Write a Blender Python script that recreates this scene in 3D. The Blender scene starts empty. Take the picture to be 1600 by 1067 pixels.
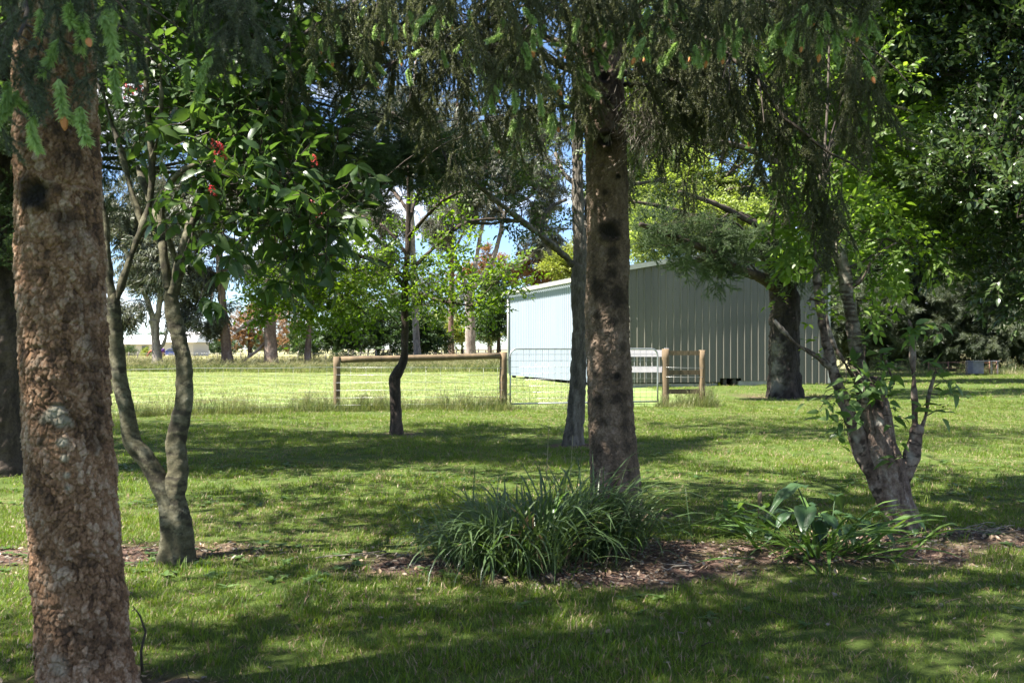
import bpy, math, random
import numpy as np
from mathutils import Vector

# ------------------------------------------------------------------ camera, sky, sun, exposure
scene = bpy.context.scene
COL = scene.collection
CAM_H, FPX, HY = 1.4, 1556.0, 545.0          # eye height, focal length in photo pixels, horizon row

cam_d = bpy.data.cameras.new('camera')
cam = bpy.data.objects.new('camera', cam_d); COL.objects.link(cam)
cam.location = (0, 0, CAM_H); cam.rotation_euler = (math.radians(90), 0, 0)
cam_d.lens = 35; cam_d.sensor_width = 36; cam_d.shift_y = 11.5 / 1600
cam_d.clip_start = 0.05; cam_d.clip_end = 4000
cam_d.dof.use_dof = True; cam_d.dof.focus_distance = 13.0; cam_d.dof.aperture_fstop = 8.0
scene.camera = cam

SUN_H = np.array([-0.935, -0.36]); SUN_H = SUN_H / np.linalg.norm(SUN_H)
SUN_EL = math.radians(55)
world = bpy.data.worlds.new('World'); scene.world = world; world.use_nodes = True
wn, wl = world.node_tree.nodes, world.node_tree.links
bg = wn['Background']
sky = wn.new('ShaderNodeTexSky'); sky.sky_type = 'NISHITA'; sky.sun_disc = False
sky.sun_elevation = SUN_EL; sky.sun_rotation = math.atan2(SUN_H[0], SUN_H[1])
sky.ozone_density = 5.0; sky.air_density = 0.75; sky.dust_density = 0.1
tc = wn.new('ShaderNodeTexCoord'); mp = wn.new('ShaderNodeMapping'); mp.inputs['Scale'].default_value = (2.2, 2.2, 6.0)
mp.inputs['Location'].default_value = (0.35, 0.1, 0.0)
cn = wn.new('ShaderNodeTexNoise'); cn.inputs['Scale'].default_value = 1.6; cn.inputs['Detail'].default_value = 7; cn.inputs['Roughness'].default_value = 0.58
cr = wn.new('ShaderNodeValToRGB'); cr.color_ramp.elements[0].position = 0.50; cr.color_ramp.elements[1].position = 0.66
cm = wn.new('ShaderNodeMixRGB'); cm.inputs['Color2'].default_value = (7.6, 7.5, 7.9, 1)
wl.new(tc.outputs['Generated'], mp.inputs['Vector']); wl.new(mp.outputs['Vector'], cn.inputs['Vector'])
wl.new(cn.outputs['Fac'], cr.inputs['Fac']); wl.new(cr.outputs['Color'], cm.inputs['Fac'])
wl.new(sky.outputs['Color'], cm.inputs['Color1']); wl.new(cm.outputs['Color'], bg.inputs['Color'])
bg.inputs['Strength'].default_value = 0.062

sun_d = bpy.data.lights.new('sun', 'SUN'); sun_d.energy = 5.0; sun_d.angle = math.radians(0.53); sun_d.color = (1.0, 0.95, 0.86)
sun = bpy.data.objects.new('sun', sun_d); COL.objects.link(sun)
sv = Vector((SUN_H[0] * math.cos(SUN_EL), SUN_H[1] * math.cos(SUN_EL), math.sin(SUN_EL)))
sun.rotation_euler = sv.to_track_quat('Z', 'Y').to_euler(); sun.location = (-30, -10, 50)

vs = scene.view_settings
vs.view_transform = 'Standard'; vs.look = 'None'; vs.gamma = 1; vs.use_curve_mapping = False
vs.exposure = 2.1
cy = scene.cycles
cy.max_bounces = 7; cy.diffuse_bounces = 4; cy.transmission_bounces = 4; cy.glossy_bounces = 2; cy.transparent_max_bounces = 4
cy.use_denoising = True; cy.caustics_reflective = False; cy.caustics_refractive = False

# ------------------------------------------------------------------ helpers
def rng(s): return np.random.default_rng(s)
def H(x, y):                                  # gentle lie of the land
    return 0.018 * np.sin(x * 0.9 + 1.3) * np.cos(y * 0.7) + 0.012 * np.sin(x * 2.1 + y * 1.7) + 0.03 * np.sin(x * 0.21 + y * 0.13)
def P(u, v, d): return np.array([(u - 800) / FPX * d, d, CAM_H - (v - HY) / FPX * d])
def G(u, d):                                  # a spot on the ground seen in column u at distance d
    x = (u - 800) / FPX * d
    return np.array([x, d, float(H(x, d))])

def mesh(name, verts, tris=None, quads=None, mats=(), tmat=None, qmat=None, smooth=True, cols=None):
    verts = np.asarray(verts, np.float32).reshape(-1, 3)
    tris = np.zeros((0, 3), np.int32) if tris is None or len(tris) == 0 else np.asarray(tris, np.int32).reshape(-1, 3)
    quads = np.zeros((0, 4), np.int32) if quads is None or len(quads) == 0 else np.asarray(quads, np.int32).reshape(-1, 4)
    me = bpy.data.meshes.new(name)
    nt, nq = len(tris), len(quads)
    me.vertices.add(len(verts)); me.vertices.foreach_set('co', verts.ravel())
    if nt + nq:
        me.loops.add(nt * 3 + nq * 4)
        me.loops.foreach_set('vertex_index', np.concatenate([tris.ravel(), quads.ravel()]).astype(np.int32))
        me.polygons.add(nt + nq)
        st = np.concatenate([np.arange(nt) * 3, nt * 3 + np.arange(nq) * 4]).astype(np.int32)
        me.polygons.foreach_set('loop_start', st)
        mi = np.concatenate([np.zeros(nt, np.int32) if tmat is None else np.asarray(tmat, np.int32) * np.ones(nt, np.int32),
                             np.zeros(nq, np.int32) if qmat is None else np.asarray(qmat, np.int32) * np.ones(nq, np.int32)])
        me.polygons.foreach_set('material_index', mi)
        me.polygons.foreach_set('use_smooth', np.full(nt + nq, bool(smooth)))
    for m in mats: me.materials.append(m)
    if cols is not None:
        ca = me.color_attributes.new('Col', 'FLOAT_COLOR', 'POINT')
        c4 = np.ones((len(verts), 4), np.float32); c4[:, :cols.shape[1]] = cols
        ca.data.foreach_set('color', c4.ravel())
    me.update(calc_edges=True)
    return me

class MB:
    """collects pieces of geometry that become one mesh"""
    def __init__(s): s.v, s.t, s.q, s.tm, s.qm, s.n = [], [], [], [], [], 0
    def add(s, v, t=None, q=None, m=0):
        v = np.asarray(v, float).reshape(-1, 3)
        if t is not None and len(t): t = np.asarray(t).reshape(-1, 3); s.t.append(t + s.n); s.tm.append(np.full(len(t), m))
        if q is not None and len(q): q = np.asarray(q).reshape(-1, 4); s.q.append(q + s.n); s.qm.append(np.full(len(q), m))
        s.v.append(v); s.n += len(v)
    def box(s, lo, hi, m=0):
        x0, y0, z0 = lo; x1, y1, z1 = hi
        v = [(x0,y0,z0),(x1,y0,z0),(x1,y1,z0),(x0,y1,z0),(x0,y0,z1),(x1,y0,z1),(x1,y1,z1),(x0,y1,z1)]
        s.add(v, q=[(0,3,2,1),(4,5,6,7),(0,1,5,4),(1,2,6,5),(2,3,7,6),(3,0,4,7)], m=m)
    def obox(s, o, ax, ay, az, lo, hi, m=0):
        """box in a rotated frame"""
        n0 = s.n; s.box(lo, hi, m); v = s.v[-1]
        s.v[-1] = np.asarray(o) + v[:, :1] * np.asarray(ax) + v[:, 1:2] * np.asarray(ay) + v[:, 2:] * np.asarray(az)
    def tube(s, pts, rad, seg=6, m=0, cap=True):
        v, q, t = tube_geo(pts, rad, seg, cap); s.add(v, t, q, m)
    def build(s, name, mats, smooth=True):
        v = np.concatenate(s.v) if s.v else np.zeros((0, 3))
        return mesh(name, v, np.concatenate(s.t) if s.t else None, np.concatenate(s.q) if s.q else None, mats,
                    np.concatenate(s.tm) if s.tm else None, np.concatenate(s.qm) if s.qm else None, smooth)

def frames(pts):
    pts = np.asarray(pts, float); n = len(pts)
    T = np.gradient(pts, axis=0); T /= np.linalg.norm(T, axis=1, keepdims=True) + 1e-9
    N = np.zeros_like(T)
    ref = np.array([0, -1.0, 0]) if abs(T[0, 1]) < 0.9 else np.array([1.0, 0, 0])
    a = ref - T[0] * ref.dot(T[0]); N[0] = a / np.linalg.norm(a)
    for i in range(1, n):
        a = N[i-1] - T[i] * N[i-1].dot(T[i]); N[i] = a / (np.linalg.norm(a) + 1e-9)
    return T, N, np.cross(T, N)

def tube_geo(pts, rad, seg=6, cap=True):
    pts = np.asarray(pts, float); n = len(pts)
    rad = np.broadcast_to(np.asarray(rad, float), (n,))
    T, N, B = frames(pts)
    th = np.arange(seg) / seg * 2 * np.pi
    ring = pts[:, None, :] + rad[:, None, None] * (np.cos(th)[None, :, None] * N[:, None, :] + np.sin(th)[None, :, None] * B[:, None, :])
    v = ring.reshape(-1, 3)
    i, j = np.meshgrid(np.arange(n - 1), np.arange(seg), indexing='ij')
    a = i * seg + j; b = i * seg + (j + 1) % seg
    q = np.stack([a, b, b + seg, a + seg], -1).reshape(-1, 4)
    t = None
    if cap:
        v = np.concatenate([v, pts[:1], pts[-1:]]); c0, c1 = n * seg, n * seg + 1
        k = np.arange(seg); k2 = (k + 1) % seg
        t = np.concatenate([np.stack([np.full(seg, c0), k2, k], -1), np.stack([np.full(seg, c1), (n-1)*seg + k, (n-1)*seg + k2], -1)])
    return v, q, t

def spline(pts, n, extra=None):
    """Catmull-Rom resample of points (and of any radius column)"""
    p = np.asarray(pts, float); m = len(p)
    if m == 2:
        s = np.linspace(0, 1, n)[:, None]; return p[0] * (1 - s) + p[1] * s
    d = np.concatenate([[0], np.cumsum(np.linalg.norm(np.diff(p[:, :3], axis=0), axis=1))])
    t = np.linspace(0, d[-1], n); k = np.clip(np.searchsorted(d, t, side='right') - 1, 0, m - 2)
    f = ((t - d[k]) / (d[k+1] - d[k] + 1e-9))[:, None]
    p0 = p[np.maximum(k-1, 0)]; p1 = p[k]; p2 = p[k+1]; p3 = p[np.minimum(k+2, m-1)]
    return 0.5 * (2*p1 + (p2-p0)*f + (2*p0 - 5*p1 + 4*p2 - p3)*f**2 + (3*p1 - p0 - 3*p2 + p3)*f**3)

def link(o, parent=None):
    COL.objects.link(o)
    if parent is not None: o.parent = parent
    return o
def obj(name, me, parent=None, loc=None, kind=None, label=None):
    o = bpy.data.objects.new(name, me); link(o, parent)
    if loc is not None: o.location = loc
    if kind: o['kind'] = kind
    if label: o['label'] = label
    return o
def tag(o, label, cat, group=None):
    o['label'] = label; o['category'] = cat
    if group: o['group'] = group
    return o
def thing(name, label, cat, loc=(0, 0, 0), group=None):
    o = bpy.data.objects.new(name, None); o.empty_display_size = 0.2; link(o); o.location = [float(a) for a in loc]
    return tag(o, label, cat, group)
def local(root, pts): return np.asarray(pts, float) - np.array(root.location)

# ------------------------------------------------------------------ materials
def new_mat(name):
    m = bpy.data.materials.new(name); m.use_nodes = True
    return m, m.node_tree.nodes, m.node_tree.links, m.node_tree.nodes['Principled BSDF']
def ramp(n, stops):
    r = n.new('ShaderNodeValToRGB'); e = r.color_ramp.elements
    while len(e) < len(stops): e.new(0.5)
    for k, (p, c) in enumerate(stops): e[k].position = p; e[k].color = (*c, 1)
    return r
def noise(n, l, scale, detail=4, rough=0.55, stretch=None, coord='Object'):
    t = n.new('ShaderNodeTexCoord'); x = n.new('ShaderNodeTexNoise')
    x.inputs['Scale'].default_value = scale; x.inputs['Detail'].default_value = detail; x.inputs['Roughness'].default_value = rough
    if stretch:
        mp = n.new('ShaderNodeMapping'); mp.inputs['Scale'].default_value = stretch
        l.new(t.outputs[coord], mp.inputs['Vector']); l.new(mp.outputs['Vector'], x.inputs['Vector'])
    else: l.new(t.outputs[coord], x.inputs['Vector'])
    return x
def mix(n, l, fac, a, b, mode='MIX'):
    m = n.new('ShaderNodeMixRGB'); m.blend_type = mode
    for s, v in ((m.inputs['Fac'], fac), (m.inputs['Color1'], a), (m.inputs['Color2'], b)):
        if hasattr(v, 'links') or hasattr(v, 'is_linked'): l.new(v, s)
        elif isinstance(v, (int, float)): s.default_value = v
        else: s.default_value = (*v, 1)
    return m.outputs['Color']

def leaf_mat(name, dark, mid, light, rough=0.45, trans=0.42, tcol=None, spec=0.4, pos_scale=0.6):
    m, n, l, b = new_mat(name)
    oi = n.new('ShaderNodeObjectInfo')
    geo = n.new('ShaderNodeNewGeometry')
    nz = n.new('ShaderNodeTexNoise'); nz.inputs['Scale'].default_value = pos_scale; nz.inputs['Detail'].default_value = 3
    l.new(geo.outputs['Position'], nz.inputs['Vector'])
    ad = n.new('ShaderNodeMath'); ad.operation = 'ADD'
    ml = n.new('ShaderNodeMath'); ml.operation = 'MULTIPLY'; ml.inputs[1].default_value = 0.6
    m2 = n.new('ShaderNodeMath'); m2.operation = 'MULTIPLY_ADD'; m2.inputs[1].default_value = 0.35
    l.new(nz.outputs['Fac'], ml.inputs[0]); l.new(oi.outputs['Random'], ad.inputs[0]); 
    l.new(oi.outputs['Random'], m2.inputs[0]); l.new(ml.outputs[0], m2.inputs[2])
    ri = n.new('ShaderNodeMath'); ri.operation = 'MULTIPLY_ADD'; ri.inputs[1].default_value = 0.3
    l.new(geo.outputs['Random Per Island'], ri.inputs[0]); l.new(m2.outputs[0], ri.inputs[2])
    r = ramp(n, [(0.25, dark), (0.62, mid), (1.0, light)]); l.new(ri.outputs[0], r.inputs['Fac'])
    l.new(r.outputs['Color'], b.inputs['Base Color']); b.inputs['Roughness'].default_value = rough
    b.inputs['Specular IOR Level'].default_value = spec
    tr = n.new('ShaderNodeBsdfTranslucent')
    tcol = tcol or (1.5, 1.6, 0.7)
    l.new(mix(n, l, 1.0, r.outputs['Color'], tcol, 'MULTIPLY'), tr.inputs['Color'])
    mx = n.new('ShaderNodeMixShader'); mx.inputs['Fac'].default_value = trans
    l.new(b.outputs[0], mx.inputs[1]); l.new(tr.outputs[0], mx.inputs[2])
    l.new(mx.outputs[0], n['Material Output'].inputs['Surface'])
    return m

def bark_mat(name, c0, c1, c2, scar=(0.02, 0.017, 0.014), pale=(0.36, 0.34, 0.26), scale=9, stretch=(1, 1, 0.35), rough=0.9, bump=0.5, fine=60, cellw=0.5):
    m, n, l, b = new_mat(name)
    at = n.new('ShaderNodeAttribute'); at.attribute_name = 'Col'
    sp = n.new('ShaderNodeSeparateColor'); l.new(at.outputs['Color'], sp.inputs['Color'])
    nz = noise(n, l, scale, 6, 0.65, stretch)
    mm = n.new('ShaderNodeMath'); mm.operation = 'MULTIPLY_ADD'; mm.inputs[1].default_value = cellw
    m3 = n.new('ShaderNodeMath'); m3.operation = 'MULTIPLY_ADD'; m3.inputs[1].default_value = 1.5; m3.inputs[2].default_value = -0.25 - cellw / 2
    l.new(nz.outputs['Fac'], m3.inputs[0]); l.new(sp.outputs['Red'], mm.inputs[0]); l.new(m3.outputs[0], mm.inputs[2])
    r = ramp(n, [(0.15, c0), (0.5, c1), (0.9, c2)]); l.new(mm.outputs[0], r.inputs['Fac'])
    f = noise(n, l, fine, 5, 0.7)
    fr = ramp(n, [(0.3, (0.6, 0.6, 0.6)), (0.7, (1.25, 1.25, 1.25))]); l.new(f.outputs['Fac'], fr.inputs['Fac'])
    c = mix(n, l, 1.0, r.outputs['Color'], fr.outputs['Color'], 'MULTIPLY')
    c = mix(n, l, sp.outputs['Green'], c, scar); c = mix(n, l, sp.outputs['Blue'], c, pale)
    l.new(c, b.inputs['Base Color']); b.inputs['Roughness'].default_value = rough; b.inputs['Specular IOR Level'].default_value = 0.2
    bp = n.new('ShaderNodeBump'); bp.inputs['Strength'].default_value = bump; bp.inputs['Distance'].default_value = 0.01
    l.new(f.outputs['Fac'], bp.inputs['Height']); l.new(bp.outputs['Normal'], b.inputs['Normal'])
    return m

def plain_mat(name, c, c2=None, rough=0.8, scale=8, stretch=None, bump=0.2, metal=0, spec=0.3, bscale=None):
    m, n, l, b = new_mat(name)
    c2 = c2 or tuple(x * 0.75 for x in c)
    nz = noise(n, l, scale, 6, 0.62, stretch)
    r = ramp(n, [(0.3, c2), (0.7, c)]); l.new(nz.outputs['Fac'], r.inputs['Fac'])
    l.new(r.outputs['Color'], b.inputs['Base Color'])
    b.inputs['Roughness'].default_value = rough; b.inputs['Metallic'].default_value = metal; b.inputs['Specular IOR Level'].default_value = spec
    if bump:
        bp = n.new('ShaderNodeBump'); bp.inputs['Strength'].default_value = bump; bp.inputs['Distance'].default_value = 0.01
        bn = noise(n, l, bscale or scale * 4, 4, 0.6, stretch); l.new(bn.outputs['Fac'], bp.inputs['Height']); l.new(bp.outputs['Normal'], b.inputs['Normal'])
    return m

# ------------------------------------------------------------------ scattering with geometry nodes
_groups = {}
def proto_set(name, meshes):
    c = bpy.data.collections.new(name)
    for k, me in enumerate(meshes):
        o = bpy.data.objects.new('%s_%03d' % (name, k), me); c.objects.link(o)
    return c
def scatter_group(c):
    if c.name in _groups: return _groups[c.name]
    ng = bpy.data.node_groups.new('scatter_' + c.name, 'GeometryNodeTree')
    ng.interface.new_socket('Geometry', in_out='INPUT', socket_type='NodeSocketGeometry')
    ng.interface.new_socket('Geometry', in_out='OUTPUT', socket_type='NodeSocketGeometry')
    n, l = ng.nodes, ng.links
    gi = n.new('NodeGroupInput'); go = n.new('NodeGroupOutput')
    ci = n.new('GeometryNodeCollectionInfo'); ci.inputs['Collection'].default_value = c
    ci.inputs['Separate Children'].default_value = True; ci.inputs['Reset Children'].default_value = True
    ip = n.new('GeometryNodeInstanceOnPoints'); ip.inputs['Pick Instance'].default_value = True
    def attr(nm, ty):
        a = n.new('GeometryNodeInputNamedAttribute'); a.data_type = ty; a.inputs['Name'].default_value = nm
        return a.outputs['Attribute']
    l.new(gi.outputs[0], ip.inputs['Points']); l.new(ci.outputs[0], ip.inputs['Instance'])
    l.new(attr('idx', 'INT'), ip.inputs['Instance Index'])
    l.new(attr('rot', 'FLOAT_VECTOR'), ip.inputs['Rotation']); l.new(attr('scl', 'FLOAT_VECTOR'), ip.inputs['Scale'])
    l.new(ip.outputs[0], go.inputs[0])
    _groups[c.name] = ng
    return ng
def scatter(name, parent, protos, pos, rot, scl, idx, kind='stuff', mats=()):
    pos = np.asarray(pos, float).reshape(-1, 3)
    if parent is not None: pos = local(parent, pos)
    n = len(pos); me = mesh(name, pos)
    scl = np.asarray(scl, float)
    if scl.ndim == 1: scl = np.repeat(scl[:, None], 3, 1)
    me.attributes.new('rot', 'FLOAT_VECTOR', 'POINT').data.foreach_set('vector', np.asarray(rot, np.float32).ravel())
    me.attributes.new('scl', 'FLOAT_VECTOR', 'POINT').data.foreach_set('vector', scl.astype(np.float32).ravel())
    me.attributes.new('idx', 'INT', 'POINT').data.foreach_set('value', np.asarray(idx, np.int32))
    o = obj(name, me, parent, kind=kind)
    md = o.modifiers.new('scatter', 'NODES'); md.node_group = scatter_group(protos)
    return o
def dir_euler(d, roll):
    d = np.asarray(d, float); d = d / (np.linalg.norm(d, axis=-1, keepdims=True) + 1e-9)
    return np.stack([roll, -np.arcsin(np.clip(d[..., 2], -1, 1)), np.arctan2(d[..., 1], d[..., 0])], -1)
def euler_mats(e):
    a, b, c = e[..., 0], e[..., 1], e[..., 2]
    ca, sa, cb, sb, cc, sc = np.cos(a), np.sin(a), np.cos(b), np.sin(b), np.cos(c), np.sin(c)
    return np.stack([np.stack([cc*cb, cc*sb*sa - sc*ca, cc*sb*ca + sc*sa], -1),
                     np.stack([sc*cb, sc*sb*sa + cc*ca, sc*sb*ca - cc*sa], -1),
                     np.stack([-sb, cb*sa, cb*ca], -1)], -2)
def place_parts(name, parent, meshes, pos, rot, scl, idx):
    pos = local(parent, pos)
    for k in range(len(pos)):
        o = bpy.data.objects.new(name, meshes[int(idx[k])]); COL.objects.link(o); o.parent = parent
        o.location = pos[k]; o.rotation_euler = rot[k]; o.scale = (float(scl[k]),) * 3

# ------------------------------------------------------------------ leaf, twig and needle shapes (growing along +X)
def leaf_shape(L, w, fold=0.18, droop=0.15, wav=0.0, wide=0.38):
    xs = [0, wide * 0.45, wide, wide + (1 - wide) * 0.5, 1]; ws = [0.04, 0.78, 1.0, 0.68, 0.0]
    v = []; 
    for x, k in zip(xs, ws):
        z = -droop * L * x * x
        v += [(x*L, -k*w/2, z + fold*k*w/2 + wav*w*(x - .5)), (x*L, 0, z), (x*L, k*w/2, z + fold*k*w/2 - wav*w*(x - .5))]
    q = []
    for i in range(4):
        a = i * 3
        q += [(a, a+3, a+4, a+1), (a+1, a+4, a+5, a+2)]
    return np.array(v, float), np.array(q)
def diamond(L, w, fold=0.25, droop=0.1):
    v = np.array([(0,0,0), (L*.45, -w/2, fold*w/2), (L*.5, 0, -droop*L*.3), (L*.45, w/2, fold*w/2), (L, 0, -droop*L)], float)
    return v, np.array([(0,1,2),(0,2,3),(1,4,2),(2,4,3)])
def put(mb, shape, pos, rot, scl, m=0):
    v, f = shape; R = euler_mats(rot)
    V = np.einsum('nij,kj->nki', R, v) * np.asarray(scl)[:, None, None] + np.asarray(pos)[:, None, :]
    F = f[None] + (np.arange(len(pos)) * len(v))[:, None, None]
    if f.shape[1] == 3: mb.add(V.reshape(-1, 3), t=F.reshape(-1, 3), m=m)
    else: mb.add(V.reshape(-1, 3), q=F.reshape(-1, 4), m=m)
def sprig(name, seed, L, nleaf, ll, lw, mats, shape='full', whorl=False, droop=0.25, angle=50, twig_r=0.004, bend=0.1, side=2, hang=0.0):
    """a leafy twig: the stem, some side twigs, and leaves set along them"""
    g = rng(seed); mb = MB(); axes = []
    s = np.linspace(0, 1, 5)[:, None]
    axis = np.hstack([s * L, L * bend * (s**2) * g.normal(0, .6), -L * bend * s**2])
    axes.append(axis); mb.tube(axis, np.linspace(twig_r, twig_r * .4, 5), 3, 1, False)
    for k in range(side):
        t = g.uniform(.15, .6); b = axis[0] * (1 - t) + axis[-1] * t
        a = math.radians(g.uniform(30, 60)) * (1 if k % 2 else -1); l2 = L * g.uniform(.35, .6)
        d = np.array([math.cos(a), math.sin(a), g.uniform(-.2, .3)])
        ax = b + s * d * l2 + s**2 * np.array([0, 0, -bend * l2]); axes.append(ax)
        mb.tube(ax, np.linspace(twig_r * .7, twig_r * .3, 5), 3, 1, False)
    tot = sum(np.linalg.norm(a[-1] - a[0]) for a in axes)
    pos, dirs = [], []
    for ax in axes:
        n = max(2, int(round(nleaf * np.linalg.norm(ax[-1] - ax[0]) / tot)))
        for i in range(n):
            t = 0.12 + 0.88 * (i + g.uniform(-.2, .2)) / max(1, n - 1); t = min(max(t, 0), 1)
            p = np.array([np.interp(t, s[:, 0], ax[:, c]) for c in range(3)])
            d = ax[-1] - ax[0]; d /= np.linalg.norm(d)
            sd = np.cross(d, [0, 0, 1]); sd /= np.linalg.norm(sd) + 1e-9; up = np.cross(sd, d)
            a = math.radians(angle * g.uniform(.6, 1.3)) * (0.35 if t > .97 else 1)
            ph = g.uniform(0, 2*np.pi) if whorl else (np.pi * (i % 2) + g.normal(0, .45))
            dd = math.cos(a) * d + math.sin(a) * (math.cos(ph) * sd + math.sin(ph) * up) + np.array([0, 0, -hang])
            pos.append(p); dirs.append(dd)
    pos = np.array(pos); dirs = np.array(dirs); n = len(pos)
    sh = leaf_shape(ll, lw, 0.2, droop) if shape == 'full' else diamond(ll, lw, .3, droop)
    put(mb, sh, pos, dir_euler(dirs, g.normal(0, .5, n)), g.uniform(.65, 1.15, n))
    return mb.build(name, mats, True)
def needle_axis(mb, ax, per_m, nl, nw, g, m=0, fwd=50, flat=0.0, rad=0.002, stem=1):
    ax = np.asarray(ax); seg = np.linalg.norm(np.diff(ax, axis=0), axis=1); D = np.concatenate([[0], np.cumsum(seg)])
    n = max(4, int(D[-1] * per_m)); t = g.uniform(0, D[-1], n)
    p = np.stack([np.interp(t, D, ax[:, c]) for c in range(3)], -1)
    d = ax[-1] - ax[0]; d = d / np.linalg.norm(d)
    k = np.clip(np.searchsorted(D, t) - 1, 0, len(seg) - 1); dl = np.diff(ax, axis=0)[k] / seg[k][:, None]
    rv = g.normal(size=(n, 3)); rv -= dl * (rv * dl).sum(1, keepdims=True); rv /= np.linalg.norm(rv, axis=1, keepdims=True)
    a = np.radians(g.normal(fwd, 10, n))[:, None]
    nd = np.cos(a) * dl + np.sin(a) * rv
    side = np.cross(nd, g.normal(size=(n, 3))); side /= np.linalg.norm(side, axis=1, keepdims=True) + 1e-9
    ln = nl * g.uniform(.7, 1.1, n)[:, None]
    V = np.stack([p - side * nw/2, p + side * nw/2, p + nd * ln], 1).reshape(-1, 3)
    mb.add(V, t=np.arange(n * 3).reshape(-1, 3), m=m)
    if rad: mb.tube(ax, np.linspace(rad, rad * .5, len(ax)), 3, stem, False)
def needle_spray(name, seed, L, mats, per_m=600, nl=0.017, nw=0.003, nside=6, side_len=0.35, bend=0.12, side_ang=45, tip=False, fwd=50, sub=0):
    g = rng(seed); mb = MB(); s = np.linspace(0, 1, 6)[:, None]
    ax = np.hstack([s * L, L * bend * s**2 * g.normal(0, .7), L * bend * s**2 * g.normal(0, .7)])
    axes = [ax]
    for k in range(nside):
        t = g.uniform(.08, .85); b = np.array([np.interp(t, s[:, 0], ax[:, c]) for c in range(3)])
        a = math.radians(side_ang * g.uniform(.6, 1.3)); ph = (0 if k % 2 else np.pi) + g.normal(0, .5)
        d = np.array([math.cos(a), math.sin(a) * math.cos(ph), math.sin(a) * math.sin(ph)])
        l2 = L * side_len * (1.1 - .7 * t) * g.uniform(.6, 1.3)
        a2 = b + s * d * l2 + s**2 * np.array([l2 * .35, 0, 0]); axes.append(a2)
        for j in range(sub):
            b3 = a2[g.integers(1, 4)]; d3 = d + g.normal(0, .5, 3); d3 /= np.linalg.norm(d3)
            axes.append(b3 + s * d3 * l2 * .45)
    for a in axes: needle_axis(mb, a, per_m, nl, nw, g, 0, fwd)
    return mb.build(name, mats, False)

# ------------------------------------------------------------------ bark
def worley(u, v, nu, cu, cv, g, jit=0.9):
    """irregular plates: distance to crack and a random value per plate; wraps in u after nu cells"""
    U, V = u / cu, v / cv; iu, iv = np.floor(U).astype(int), np.floor(V).astype(int)
    v0 = iv.min() - 2; nv = iv.max() - v0 + 4
    jx = g.uniform(.5 - jit/2, .5 + jit/2, (nu, nv)); jy = g.uniform(.5 - jit/2, .5 + jit/2, (nu, nv)); rd = g.uniform(0, 1, (nu, nv))
    f1 = np.full(U.shape, 9.); f2 = np.full(U.shape, 9.); r1 = np.zeros(U.shape); ox = np.zeros(U.shape); oy = np.zeros(U.shape)
    for a in (-1, 0, 1):
        for b in (-1, 0, 1):
            x, y = iu + a, iv + b; k = x % nu; q = np.clip(y - v0, 0, nv - 1)
            dx, dy = U - (x + jx[k, q]), V - (y + jy[k, q])
            d = np.sqrt(dx*dx + dy*dy); nearer = d < f1
            f2 = np.where(nearer, f1, np.minimum(f2, d)); r1 = np.where(nearer, rd[k, q], r1)
            ox = np.where(nearer, dx, ox); oy = np.where(nearer, dy, oy); f1 = np.where(nearer, d, f1)
    return f2 - f1, r1, ox, oy
def vnoise(p, s, seed):
    """cheap smooth 3-D noise from a few sine waves"""
    g = rng(seed); o = np.zeros(p.shape[:-1])
    for k in range(7):
        w = g.normal(size=3) * s * (1 + .35 * k); o = o + np.sin(p @ w + g.uniform(0, 6.28)) / (1 + .35 * k)
    return o / 2.4
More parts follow.
